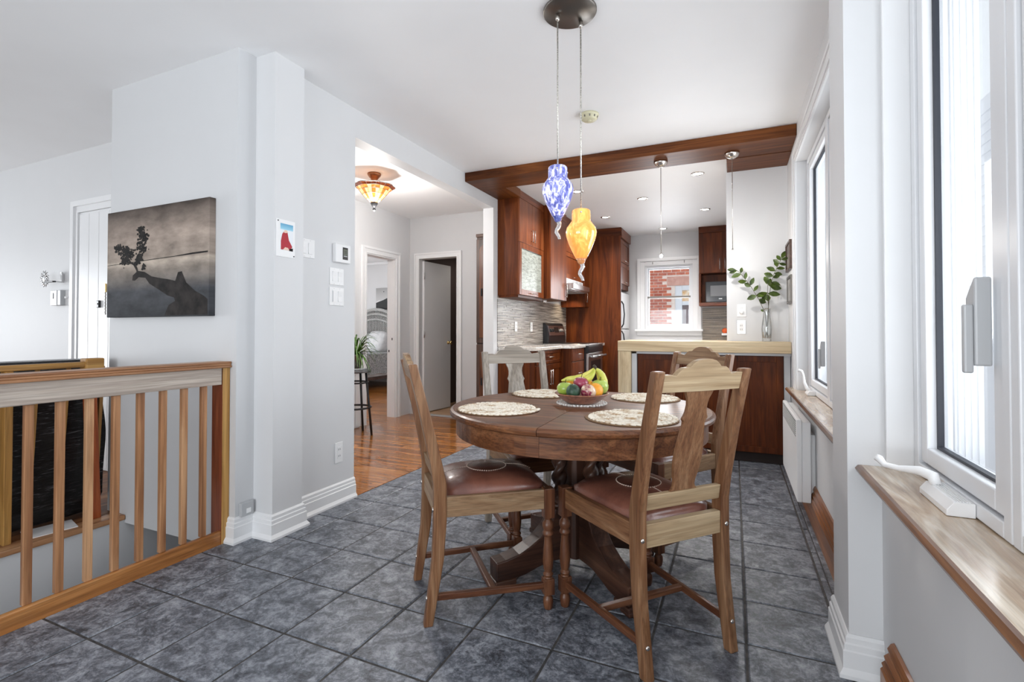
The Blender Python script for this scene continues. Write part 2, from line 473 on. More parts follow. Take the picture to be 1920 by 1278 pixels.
# hall: wall with the bedroom doorway (x = -4.1) and wall with the bathroom door (y = 5.69)
HX, HY = -4.10, 5.69
DB0, DB1, DZ = 4.79, 5.37, 2.10
struct('wall_hall', bx(HX - 0.12, 2.5, -0.004, HX, DB0, CZ), M['wall'])
struct('wall_hall', bx(HX - 0.12, DB1, -0.004, HX, HY + 0.12, CZ), M['wall'])
struct('wall_hall', bx(HX - 0.12, DB0, DZ, HX, DB1, CZ), M['wall'])
DC0, DC1, DCZ = -3.94, -3.345, 2.13
struct('wall_hall', bx(HX, HY, -0.004, DC0, HY + 0.12, CZ), M['wallg'])
struct('wall_hall', bx(DC1, HY, -0.004, -2.535, HY + 0.12, CZ), M['wallg'])
struct('wall_hall', bx(DC0, HY, DCZ, DC1, HY + 0.12, CZ), M['wallg'])
def casing(name, axis, plane, a0, a1, ztop, out, w=0.085, d=0.018):
    """door casing: stepped mouldings at both sides and top. axis 'y': wall plane x=plane; axis 'x': wall plane y=plane"""
    def bb(m, p0, p1, z0, z1, t):
        if axis == 'y': m.box(plane, p0, z0, plane + out * t, p1, z1)
        else: m.box(p0, plane, z0, p1, plane + out * t, z1)
    m = MB()
    for e, t in ((0.0, d), (0.022, d * 0.72), (0.055, d * 1.35)):
        w2 = {0.0: 0.022, 0.022: 0.033, 0.055: w - 0.055}[e]
        bb(m, a0 - e - w2, a0 - e, 0.0, ztop + e + w2, t)
        bb(m, a1 + e, a1 + e + w2, 0.0, ztop + e + w2, t)
        bb(m, a0 - e, a1 + e, ztop + e, ztop + e + w2, t)
    o = m.build(name, M['trim']); o['kind'] = 'structure'
    return o
casing('trim_3', 'y', HX, DB0, DB1, DZ, 1)
casing('trim_4', 'x', HY, DC0, DC1, DCZ, -1, 0.075)
# strike plate holes on the bedroom jamb
jm = MB().box(HX - 0.118, DB1 - 0.004, 0, HX - 0.0, DB1, DZ - 0.001)
jo = struct('trim_5', MB().box(HX - 0.122, DB1 - 0.014, 0, HX + 0.004, DB1 - 0.0005, DZ - 0.001).box(HX - 0.122, DB0 + 0.0005, 0, HX + 0.004, DB0 + 0.014, DZ - 0.001).box(HX - 0.122, DB0 + 0.014, DZ - 0.014, HX + 0.004, DB1 - 0.014, DZ - 0.0005), M['trim'])
bx(HX - 0.05, DB1 - 0.017, 1.02, HX - 0.035, DB1 - 0.014, 1.05).build('strike_plate', M['black'], jo)
bx(HX - 0.10, DB1 - 0.017, 0.86, HX - 0.085, DB1 - 0.014, 0.89).build('strike_plate', M['black'], jo)
# bathroom door leaf, hinged on its left, swung away from the hall
dr = thing('door_2', (DC0 + 0.012, HY + 0.07, 0.0), None, None, rz=math.radians(86))
dr['kind'] = 'structure'
DLW = 0.63
bx(0, -0.018, 0.015, DLW, 0.018, DCZ - 0.02).build('door_leaf', M['trim'], dr, local=True, bevel=0.002)
kb = MB().lathe([(0.026, 0), (0.026, 0.004), (0.010, 0.008), (0.010, 0.03), (0.022, 0.038), (0.029, 0.052), (0.026, 0.066), (0.012, 0.073), (0.002, 0.074)], 16)
kb.xf(Matrix.Translation((DLW - 0.065, -0.018, 0.97)) @ Matrix.Rotation(PI / 2, 4, 'X'))
kb.build('door_knob', M['brass'], dr, local=True)
for z in (0.25, 1.05, 1.86):
    MB().lathe([(0.008, 0), (0.008, 0.09)], 8, (-0.004, -0.024, z)).build('hinge', M['steel'], dr, local=True)
struct('wall_bathroom', bx(-4.1, 8.0, 0, -2.55, 8.1, CZ), M['taupe'])
struct('wall_bathroom', bx(-2.60, 5.82, 0, -2.545, 8.0, CZ), M['taupe'])
struct('wall_bathroom', bx(-4.18, 5.82, 0, -4.102, 8.0, CZ), M['taupe'])
# bedroom
struct('wall_bedroom', bx(-9.0, 9.0, 0, -4.2, 9.12, CZ), M['wall'])
struct('wall_bedroom', bx(-4.22, 5.82, 0, -4.19, 9.0, CZ), M['wall'])
struct('trim_6', bx(-9.0, 8.955, CZ - 0.06, -4.22, 8.999, CZ - 0.001), M['trim'], bevel=0.01)
# kitchen walls
WK0, WK1, WKZ0, WKZ1 = -1.31, -0.58, 1.17, 2.19   # kitchen window hole
struct('wall_kitchen', bx(XL, 8.2, 0, WK0, 8.34, CZ), M['wallg'])
struct('wall_kitchen', bx(WK1, 8.2, 0, 2.0, 8.34, CZ), M['wallg'])
struct('wall_kitchen', bx(WK0, 8.2, 0, WK1, 8.34, WKZ0), M['wallg'])
struct('wall_kitchen', bx(WK0, 8.2, WKZ1, WK1, 8.34, CZ), M['wallg'])
struct('wall_partition', bx(-0.058, 4.985, 0, XR + 0.02, 5.08, CZ), M['wall'])
# right wall: recesses of two windows
WX = 0.525            # window plane
SZ = 0.70             # sill top
F0, F1, FZ = 2.42, 4.28, 2.42      # far window opening
NZ = 2.60                          # near window head
struct('wall_right', bx(XR, 2.25, -0.004, 0.62, F1, SZ - 0.032), M['wall'])
struct('wall_right', bx(XR, F1, -0.004, 0.62, 4.985, CZ), M['wall'])
struct('wall_right', bx(XR, F0, FZ, 0.62, F1, CZ), M['wall'])
struct('wall_right', bx(0.47, 4.985, -0.004, 0.62, 8.2, CZ), M['wall'])
struct('wall_pier', bx(0.345, 1.985, -0.004, 0.62, 2.25, CZ), M['wall'])
struct('wall_pier', bx(XR, 2.25, SZ - 0.032, 0.62, F0, CZ), M['wall'])
struct('wall_right', bx(XR, -2.5, -0.004, 0.62, 1.985, SZ - 0.032), M['wall'])
struct('wall_right', bx(XR, -2.5, NZ, 0.62, 1.985, CZ), M['wall'])
struct('trim_7', bx(0.448, 1.964, SZ, 0.523, 1.984, NZ), M['trim'], bevel=0.003)           # jamb board of the near window
# far window casing on the room side
m = MB()
for e, w, t in ((0.0, 0.022, 0.012), (0.022, 0.05, 0.018), (0.072, 0.02, 0.026)):
    m.box(XR, F1 + e, SZ + 0.0, XR - t, F1 + e + w, FZ + e + w)
    m.box(XR, F0, FZ + e, XR - t, F1 + e, FZ + e + w)
o = m.build('trim_8', M['trim']); o['kind'] = 'structure'

# ---- windows on the right: frame, casement sashes, gaskets, panes
def casement(root, x, y0, y1, z0, z1):
    """one casement in the plane x (room side towards -x), y0<y1"""
    fr = MB(); a = 0.035
    fr.box(x - 0.005, y0, z0, x + 0.07, y0 + a, z1).box(x - 0.005, y1 - a, z0, x + 0.07, y1, z1)
    fr.box(x - 0.005, y0 + a, z0, x + 0.07, y1 - a, z0 + a).box(x - 0.005, y0 + a, z1 - a, x + 0.07, y1 - a, z1)
    f = fr.build('window_frame', M['pvc'], root, bevel=0.003)
    g = MB(); b = a + 0.007
    g.box(x + 0.02, y0 + a, z0 + a, x + 0.06, y0 + b, z1 - a).box(x + 0.02, y1 - b, z0 + a, x + 0.06, y1 - a, z1 - a)
    g.box(x + 0.02, y0 + b, z0 + a, x + 0.06, y1 - b, z0 + b).box(x + 0.02, y0 + b, z1 - b, x + 0.06, y1 - b, z1 - a)
    g.build('gasket', M['gasket'], f)
    s = MB(); c = b + 0.048
    s.box(x + 0.002, y0 + b, z0 + b, x + 0.065, y0 + c, z1 - b).box(x + 0.002, y1 - c, z0 + b, x + 0.065, y1 - b, z1 - b)
    s.box(x + 0.002, y0 + c, z0 + b, x + 0.065, y1 - c, z0 + c).box(x + 0.002, y0 + c, z1 - c, x + 0.065, y1 - c, z1 - b)
    so = s.build('sash', M['pvc'], root, bevel=0.004)
    q = MB(); d = c + 0.008
    q.box(x + 0.026, y0 + c, z0 + c, x + 0.042, y0 + d, z1 - c).box(x + 0.026, y1 - d, z0 + c, x + 0.042, y1 - c, z1 - c)
    q.box(x + 0.026, y0 + d, z0 + c, x + 0.042, y1 - d, z0 + d).box(x + 0.026, y0 + d, z1 - d, x + 0.042, y1 - d, z1 - c)
    q.build('gasket', M['gasket'], so)
    bx(x + 0.034, y0 + d, z0 + d, x + 0.038, y1 - d, z1 - d).build('pane', M['glass'], so)
    return c
def crank(root, x, y, z, near=True):
    """folding crank operator lying on the sill"""
    m = MB()
    if near:
        m.prism([(0, 0), (0.055, 0), (0.055, 0.014), (0.04, 0.034), (0.0, 0.034)], lambda a, b: (x - a, y - 0.0, z + b), lambda a, b: (x - a, y + 0.19, z + b))
        for k in range(5): m.box(x - 0.034 + k * 0.006, y + 0.004, z + 0.0335, x - 0.031 + k * 0.006, y + 0.186, z + 0.036)
        o = m.build('crank_housing', M['white_plastic'], root, bevel=0.003)
        MB().tube([(x - 0.03, y + 0.15, z + 0.034), (x - 0.032, y + 0.165, z + 0.052), (x - 0.05, y + 0.20, z + 0.056), (x - 0.09, y + 0.235, z + 0.050), (x - 0.118, y + 0.255, z + 0.052), (x - 0.128, y + 0.268, z + 0.066), (x - 0.136, y + 0.272, z + 0.07)],
                  [0.012, 0.015, 0.013, 0.0085, 0.0085, 0.011, 0.010], 10).build('crank_arm', M['white_plastic'], o)
    else:
        m.prism([(0, 0), (0.05, 0), (0.05, 0.012), (0.036, 0.03), (0.0, 0.03)], lambda a, b: (x - a, y - 0.06, z + b), lambda a, b: (x - a, y + 0.06, z + b))
        o = m.build('crank_housing', M['white_plastic'], root, bevel=0.003)
        MB().tube([(x - 0.02, y, z + 0.025), (x - 0.04, y + 0.03, z + 0.04), (x - 0.055, y + 0.05, z + 0.08), (x - 0.06, y + 0.05, z + 0.13), (x - 0.07, y + 0.055, z + 0.16), (x - 0.09, y + 0.06, z + 0.165)],
                  [0.012, 0.012, 0.010, 0.008, 0.009, 0.011], 10).build('crank_arm', M['white_plastic'], o)
def sash_lock(root, x, y, z, s=1.0):
    m = MB()
    poly = [(-0.008, -0.085), (0.02, -0.085), (0.038, -0.02), (0.038, 0.055), (0.0, 0.095), (-0.008, 0.095)]
    m.prism([(p[0] * s, p[1] * s) for p in poly], lambda a, b: (x, y + a, z + b), lambda a, b: (x - 0.028 * s, y + a, z + b))
    o = m.build('lock_case', M['grey_plastic'], root, bevel=0.006)
    MB().sweep([[(x - 0.028 * s - d, y + w * s, z + h * s) for d, w in ((0, -0.004), (0.016 * s, -0.004), (0.016 * s, 0.012), (0, 0.012))] for h in (0.04, -0.03, -0.10)]).build('lock_lever', M['grey_plastic'], o, bevel=0.004)
w1 = thing('window_1', (WX, 1.0, SZ), None, None); w1['kind'] = 'structure'
w2 = thing('window_2', (WX, 3.4, SZ), None, None); w2['kind'] = 'structure'
NM = 1.355   # mullion between the near casements
casement(w1, WX, NM + 0.002, 1.962, SZ + 0.003, NZ - 0.002)
casement(w1, WX, 0.74, NM - 0.002, SZ + 0.003, NZ - 0.002)
casement(w1, WX, 0.08, 0.736, SZ + 0.003, NZ - 0.002)
sash_lock(w1, WX - 0.005, 1.435, 1.16, 1.1)
crank(w1, WX - 0.006, 1.52, SZ + 0.001)
FM = 3.42
casement(w2, WX - 0.015, FM + 0.002, F1 - 0.002, SZ + 0.003, FZ - 0.002)
casement(w2, WX - 0.015, F0 + 0.002, FM - 0.002, SZ + 0.003, FZ - 0.002)
sash_lock(w2, WX - 0.02, FM + 0.10, 1.00, 0.85)
crank(w2, WX - 0.02, 3.98, SZ + 0.001, False)
def sill(root, y0, y1, x1):
    bx(0.383, y0, SZ - 0.006, x1, y1, SZ).build('sill_board', SL['y'], root)
    MB().prism([(0.383, SZ - 0.032), (0.372, SZ - 0.024), (0.366, SZ - 0.012), (0.374, SZ - 0.001), (0.383, SZ), (0.383, SZ - 0.006), (x1, SZ - 0.006), (x1, SZ - 0.032)],
               lambda a, b: (a, y0, b), lambda a, b: (a, y1, b)).build('sill_edge', SLE['y'], root)
sill(w1, -1.2, 1.984, WX + 0.065); sill(w2, 2.252, 4.47, WX - 0.02)
bx(WX - 0.02, F0, SZ - 0.03, WX + 0.05, F1, SZ + 0.002).build('sill_end', SLE['y'], w2)

m = MB().box(0.6205, 1.955, SZ - 0.03, 0.69, 1.99, NZ + 0.03)
for k in range(4): m.box(0.628 + k * 0.016, 1.951, SZ - 0.03, 0.634 + k * 0.016, 1.955, NZ + 0.03)
struct('trim_12', m, M['pvc'])                                    # outside jamb of the near window
# ---- outer walls behind and left of the camera, unseen, with windows added to let the fill light in
def wall_with_window(name, axis, plane, t, a0, a1, w0, w1, z0, z1, zlo=-0.25):
    for p0, p1, q0, q1 in ((a0, w0, zlo, CZ), (w1, a1, zlo, CZ), (w0, w1, zlo, z0), (w0, w1, z1, CZ)):
        if axis == 'x': struct(name, bx(p0, plane - t, q0, p1, plane, q1), M['wall'])
        else: struct(name, bx(plane - t, p0, q0, plane, p1, q1), M['wall'])
    m = MB(); f = 0.05
    for p0, p1, q0, q1 in ((w0, w0 + f, z0, z1), (w1 - f, w1, z0, z1), (w0 + f, w1 - f, z0, z0 + f), (w0 + f, w1 - f, z1 - f, z1), ((w0 + w1) / 2 - f / 2, (w0 + w1) / 2 + f / 2, z0 + f, z1 - f)):
        if axis == 'x': m.box(p0, plane - t * 0.7, q0, p1, plane - t * 0.3, q1)
        else: m.box(plane - t * 0.7, p0, q0, plane - t * 0.3, p1, q1)
    return m
for nm, ax, pl_, a0, a1, w0, w1 in (('added_window_4', 'x', -2.5, -4.6, 0.62, -3.4, 0.3), ('added_window_5', 'x', -2.5, -9.0, -4.6, -8.2, -5.4), ('added_window_6', 'y', -9.0, -2.5, 2.36, -1.6, 1.6), ('added_window_7', 'y', -9.0, 2.36, 9.12, 4.3, 7.7)):
    m = wall_with_window('wall_back' if ax == 'x' else 'wall_front', ax, pl_, 0.15, a0, a1, w0, w1, 0.35, 2.45)
    t = thing(nm, (0, 0, 0), None, None); t['kind'] = 'structure'
    t.location = ((w0 + w1) / 2, pl_ - 0.07, 0.35) if ax == 'x' else (pl_ - 0.07, (w0 + w1) / 2, 0.35)
    m.build('window_frame', M['pvc'], t)
    g = (bx(w0 + 0.05, pl_ - 0.077, 0.4, w1 - 0.05, pl_ - 0.073, 2.4) if ax == 'x' else bx(pl_ - 0.077, w0 + 0.05, 0.4, pl_ - 0.073, w1 - 0.05, 2.4))
    g.build('pane', M['glass'], t)
# ---- baseboards
def base_profile(h=0.135, t=0.02):
    return [(0, 0), (t + 0.012, 0), (t + 0.012, 0.012), (t, 0.03), (t, h * 0.62), (t * 0.8, h * 0.65), (t * 0.8, h * 0.78), (t * 0.55, h * 0.81), (t * 0.55, h * 0.93), (t * 0.2, h), (0, h)]
def baseboard(name, pts, mat, h=0.135, t=0.02, prof=None):
    """pts: floor polyline; the profile sticks out to the left of the direction of travel; mitred corners"""
    pr = prof or base_profile(h, t)
    P2 = [Vector((p[0], p[1])) for p in pts]
    rings = []
    for i, p in enumerate(P2):
        nn = []
        for a, b in ((i - 1, i), (i, i + 1)):
            if 0 <= a and b < len(P2):
                d = (P2[b] - P2[a]).normalized(); nn.append(Vector((-d.y, d.x)))
        n = nn[0] if len(nn) == 1 else (nn[0] + nn[1]) / (1 + nn[0].dot(nn[1]))
        rings.append([(p.x + n.x * q, p.y + n.y * q, z) for q, z in pr])
    o = MB().sweep(rings).build(name, mat); o['kind'] = 'structure'
    return o
baseboard('baseboard_left', [(-2.545, 4.62), (-2.5, 2.7005), (XL, 2.7005), (XL, 2.1655), (-2.322, 2.1655), (-2.322, 1.9595), (-2.4695, 1.9595), (-2.4695, 1.8475), (-2.52, 1.8475)][2:], M['trim'])
baseboard('baseboard_left', [(XL, 4.97), (XL, 4.88), (-2.53, 4.88)], M['trim'], 0.12)
baseboard('baseboard_pier', [(XR, 1.9845), (0.3445, 1.9845), (0.3445, 2.25)], M['trim'])
wp = [(0, 0), (0.024, 0), (0.024, 0.10), (0.020, 0.106), (0.022, 0.116), (0.016, 0.124), (0.018, 0.136), (0.010, 0.146), (0.012, 0.158), (0.006, 0.172), (0, 0.176)]
baseboard('baseboard_right', [(XR - 0.001, 2.251), (XR - 0.001, 4.76)], PN['y'], prof=[(p[0] * 1.2, p[1] * 1.25) for p in wp])
baseboard('baseboard_right', [(XR - 0.001, -1.0), (XR - 0.001, 1.86)], PN['y'], prof=[(p[0] * 1.5, p[1] * 1.12) for p in wp])

# ---- kitchen window with the brick house beyond
w3 = thing('window_3', (-0.945, 8.2, WKZ0), None, None); w3['kind'] = 'structure'
m = MB()
for e, w, t in ((0, 0.07, 0.02), (0.07, 0.05, 0.034)):
    m.box(WK0 - e - w, 8.2, WKZ0, WK0 - e, 8.2 - t, WKZ1 + e + w).box(WK1 + e, 8.2, WKZ0, WK1 + e + w, 8.2 - t, WKZ1 + e + w)
    m.box(WK0 - e, 8.2, WKZ1 + e, WK1 + e, 8.2 - t, WKZ1 + e + w)
m.build('window_casing', M['trim'], w3, bevel=0.003)
bx(WK0 - 0.15, 8.2, WKZ0 - 0.035, WK1 + 0.15, 8.11, WKZ0).build('window_sill', M['trim'], w3, bevel=0.006)
bx(WK0 - 0.13, 8.2, WKZ0 - 0.10, WK1 + 0.13, 8.178, WKZ0 - 0.036).build('window_apron', M['trim'], w3, bevel=0.004)
m = MB(); a = 0.035
m.box(WK0, 8.21, WKZ0, WK0 + a, 8.33, WKZ1).box(WK1 - a, 8.21, WKZ0, WK1, 8.33, WKZ1).box(WK0 + a, 8.21, WKZ0, WK1 - a, 8.33, WKZ0 + 0.05).box(WK0 + a, 8.21, WKZ1 - a, WK1 - a, 8.33, WKZ1)
m.build('window_frame', M['pvc'], w3, bevel=0.002)
ZM = 1.685
m = MB()
m.box(WK0 + a, 8.235, WKZ0 + 0.05, WK0 + a + 0.03, 8.26, ZM).box(WK1 - a - 0.03, 8.235, WKZ0 + 0.05, WK1 - a, 8.26, ZM).box(WK0 + a + 0.03, 8.235, WKZ0 + 0.05, WK1 - a - 0.03, 8.26, WKZ0 + 0.085)
so = m.build('lower_sash', M['pvc'], w3)
bx(WK0 + a, 8.23, ZM - 0.018, WK1 - a, 8.262, ZM + 0.012).build('meeting_rail', M['bronze'], so)
bx(WK0 + a + 0.03, 8.246, WKZ0 + 0.085, WK1 - a - 0.03, 8.249, ZM - 0.018).build('pane', M['glass'], so)
m = MB()
m.box(WK0 + a, 8.275, ZM, WK0 + a + 0.025, 8.30, WKZ1 - a).box(WK1 - a - 0.025, 8.275, ZM, WK1 - a, 8.30, WKZ1 - a).box(WK0 + a + 0.025, 8.275, WKZ1 - a - 0.025, WK1 - a - 0.025, 8.30, WKZ1 - a)
so = m.build('upper_sash', M['pvc'], w3)
bx(WK0 + a + 0.025, 8.286, ZM, WK1 - a - 0.025, 8.289, WKZ1 - a - 0.025).build('pane', M['glass'], so)
for x in (WK0 + 0.13, WK1 - 0.12):
    MB().tube([(x, 8.166, WKZ1 + 0.06), (x, 8.15, WKZ1 + 0.055), (x, 8.146, WKZ1 + 0.035), (x, 8.155, WKZ1 + 0.02)], 0.004, 6).build('curtain_hook', M['iron'], w3)

BY = 13.3
M['brick'] = mottled('red_brick', s2l(168, 76, 50), s2l(216, 118, 82), 6, 0.85, 4, 0.2, bscale=40)
M['mortar'] = mottled('pale_mortar', s2l(226, 204, 188), s2l(242, 226, 214), 20, 0.9)
M['stone'] = mottled('pink_lintel_stone', s2l(190, 134, 116), s2l(208, 156, 138), 14, 0.85)
house = thing('brick_house', (-1.4, BY, 0), 'red brick house wall with a white framed window, outside the kitchen window', 'house')
NX0, NX1, NZ0, NZ1 = -1.375, 0.1, 0.95, 2.30      # its window
hm = MB().box(-4.5, BY + 0.012, -0.5, NX0, BY + 0.25, 6.0).box(NX1, BY + 0.012, -0.5, 1.5, BY + 0.25, 6.0)
hm.box(NX0, BY + 0.012, -0.5, NX1, BY + 0.25, NZ0).box(NX0, BY + 0.012, NZ1, NX1, BY + 0.25, 6.0)
hm.build('mortar_wall', M['mortar'], house)
bk = None; cz = 0.0758; nb = 0
for r in range(10, 37):
    z = r * cz
    x = -2.45 - (0.11 if r % 2 else 0.0)
    while x < 0.0:
        x1 = x + 0.205
        if -2.4 < x and (x1 < NX0 + 0.002 or z > NZ1 - 0.01) and x < -0.45:
            if not (NX0 - 0.21 < x1 and z + 0.06 > NZ1 + 0.0 and z < NZ1 + 0.26 and x > NX0 - 0.30):
                if bk is None:
                    bk = bx(0, 0, 0, 0.205, 0.02, 0.060).build('brick', M['brick'], house, local=True, bevel=0)
                    o = bk
                else:
                    o = bk.copy(); COL.objects.link(o); o.parent = house
                o.location = Vector((x, BY - 0.001 + random.uniform(0, 0.004), z)) - wloc(house); nb += 1
        x += 0.222
bx(NX0 - 0.19, BY - 0.01, NZ1 + 0.005, 0.3, BY + 0.02, NZ1 + 0.235).build('lintel', M['stone'], house, bevel=0.008)
m = MB().box(NX0, BY + 0.03, NZ0, NX0 + 0.17, BY + 0.14, NZ1).box(NX0 + 0.17, BY + 0.03, NZ1 - 0.12, NX1, BY + 0.14, NZ1).box(NX0 + 0.17, BY + 0.03, NZ0, NX1, BY + 0.14, NZ0 + 0.06).box(NX0 + 0.17, BY + 0.04, 1.80, NX1, BY + 0.14, 1.90)
nw = m.build('window_frame', M['pvc'], house, bevel=0.006)
M['darkpane'] = mottled('dark_screened_pane', s2l(96, 78, 80), s2l(118, 98, 98), 30, 0.5)
M['litpane'] = mottled('painted_reflection_pane', s2l(226, 168, 90), s2l(245, 232, 210), 7, 0.2)  # reflection painted into the upper pane's colour
bx(NX0 + 0.17, BY + 0.07, NZ0 + 0.06, NX1, BY + 0.09, 1.80).build('pane', M['darkpane'], nw)
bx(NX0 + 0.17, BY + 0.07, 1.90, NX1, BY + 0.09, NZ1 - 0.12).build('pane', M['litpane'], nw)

# white clapboard neighbour seen through the right-hand windows
M['siding'] = plain('white_siding', (0.86, 0.88, 0.92), 0.6)
nh = thing('neighbour_house', (3.6, 3.5, -1), 'white clapboard wall of the house next door, seen through the right-hand windows', 'house')
bx(3.4, -3.0, -1.0, 3.7, 24.0, 4.6).build('siding_wall', M['siding'], nh)
sb = None
for k in range(36):
    z = -0.9 + k * 0.15
    if sb is None:
        m = MB().prism([(0, 0), (-0.022, 0), (-0.004, 0.15), (0, 0.15)], lambda a, b: (a, -6.5, b), lambda a, b: (a, 20.0, b))
        sb = m.build('clapboard', M['siding'], nh, local=True); o = sb
    else:
        o = sb.copy(); COL.objects.link(o); o.parent = nh
    o.location = (-0.2, 0, z + 1.0)
struct('ground', bx(-9.5, -6, -2.7, 5, 16, -2.6), M['siding'])  # unseen ground, kept white to bounce daylight up to the ceiling

# ================================================================ DINING TABLE
TC = Vector((-0.685, 2.31)); TR = 0.612; TZ = 0.785
tab = thing('dining_table', (TC.x, TC.y, 0), 'round dark oak pedestal table with twisted columns, in the middle of the tiled floor', 'table')
SEAM = math.radians(92)
def half_disc(side, prof, gap=0.0012, n=36, inner=None):
    """lathe of a half circle; prof goes outside bottom->top (r,z); closed towards the seam"""
    m = MB(); rings = []
    a0 = SEAM if side > 0 else SEAM + PI
    d = Vector((math.cos(a0), math.sin(a0))); nrm = Vector((-d.y, d.x)) * gap
    for k in range(n + 1):
        a = a0 + PI * k / n
        rings.append([(r * math.cos(a) + nrm.x, r * math.sin(a) + nrm.y, z) for r, z in prof])
    m.sweep(rings, True, False)
    return m
for s in (1, -1):
    half_disc(s, [(0.0, TZ - 0.032), (TR - 0.012, TZ - 0.032), (TR - 0.002, TZ - 0.026), (TR, TZ - 0.014), (TR - 0.004, TZ - 0.005), (TR - 0.014, TZ), (0.0, TZ)]).build('table_leaf', TB['x'], tab, local=True)
    half_disc(s, [(0.555, 0.672), (0.582, 0.672), (0.582, TZ - 0.0325), (0.555, TZ - 0.0325)], 0.0006).build('apron', TB['x'], tab, local=True)
core = MB()
for a in range(4):
    pass
fa = [math.radians(v) for v in (228, 318, 48, 138)]
st = lambda r, z: [(r * math.cos(q + PI / 4 + o), r * math.sin(q + PI / 4 + o), z) for q in fa for o in (-0.12, 0.12)]
core.sweep([st(0.095, 0.09), st(0.095, 0.31), st(0.082, 0.325), st(0.082, 0.64), st(0.15, 0.655), st(0.15, 0.70)])
core.build('pedestal_core', TBD['z'], tab, local=True, bevel=0.004)
bx(-0.50, -0.035, 0.70, 0.50, 0.035, TZ - 0.033).build('bearer', TBD['x'], tab, local=True)
bx(-0.035, -0.50, 0.70, 0.035, -0.036, TZ - 0.033).build('bearer', TBD['y'], tab, local=True)
bx(-0.035, 0.036, 0.70, 0.035, 0.50, TZ - 0.033).build('bearer', TBD['y'], tab, local=True)
sp = ft = None
for i, a in enumerate(fa):
    if sp is None:
        m = MB(); rings = []; n = 20
        NZs = 74
        for k in range(NZs + 1):
            z = 0.335 + (0.70 - 0.335) * k / NZs
            e = min(1, k / 5, (NZs - k) / 5)
            ring = []
            for q in range(n):
                p = 2 * PI * q / n
                r = 0.0285 + 0.009 * e * math.cos(2 * p - 2 * PI * z / 0.078 * 1.0)
                ring.append((r * math.cos(p), r * math.sin(p), z))
            rings.append(ring)
        m.sweep(rings, True, True)
        m.lathe([(0.04, 0.325), (0.042, 0.335), (0.034, 0.343)], 16).lathe([(0.034, 0.672), (0.042, 0.685), (0.04, 0.7)], 16)
        sp = m.build('twisted_column', TBD['z'], tab, local=True); o = sp
        fm = MB()
        poly = [(0.05, 0.325), (0.146, 0.325), (0.158, 0.285), (0.182, 0.245), (0.225, 0.205), (0.28, 0.172), (0.33, 0.15), (0.395, 0.135), (0.44, 0.13), (0.44, 0.052), (0.36, 0.048), (0.30, 0.056), (0.24, 0.075), (0.18, 0.09), (0.05, 0.09)]
        fm.prism(poly, lambda r, z: (r, -0.042, z), lambda r, z: (r, 0.042, z))
        ft = fm.build('foot', TBD['x'], tab, local=True, bevel=0.005); f = ft
        pm_ = MB().box(0.345, -0.047, 0.026, 0.447, 0.047, 0.052).box(0.365, -0.03, 0.0, 0.43, 0.03, 0.026)
        pd = pm_.build('foot_pad', TBD['x'], ft, local=True, bevel=0.006); pd2 = pd
    else:
        o = sp.copy(); COL.objects.link(o); o.parent = tab
        f = ft.copy(); COL.objects.link(f); f.parent = tab
        pd2 = pd.copy(); COL.objects.link(pd2); pd2.parent = f
    o.location = (0.106 * math.cos(a), 0.106 * math.sin(a), 0); o.rotation_euler = (0, 0, a)
    f.rotation_euler = (0, 0, a)

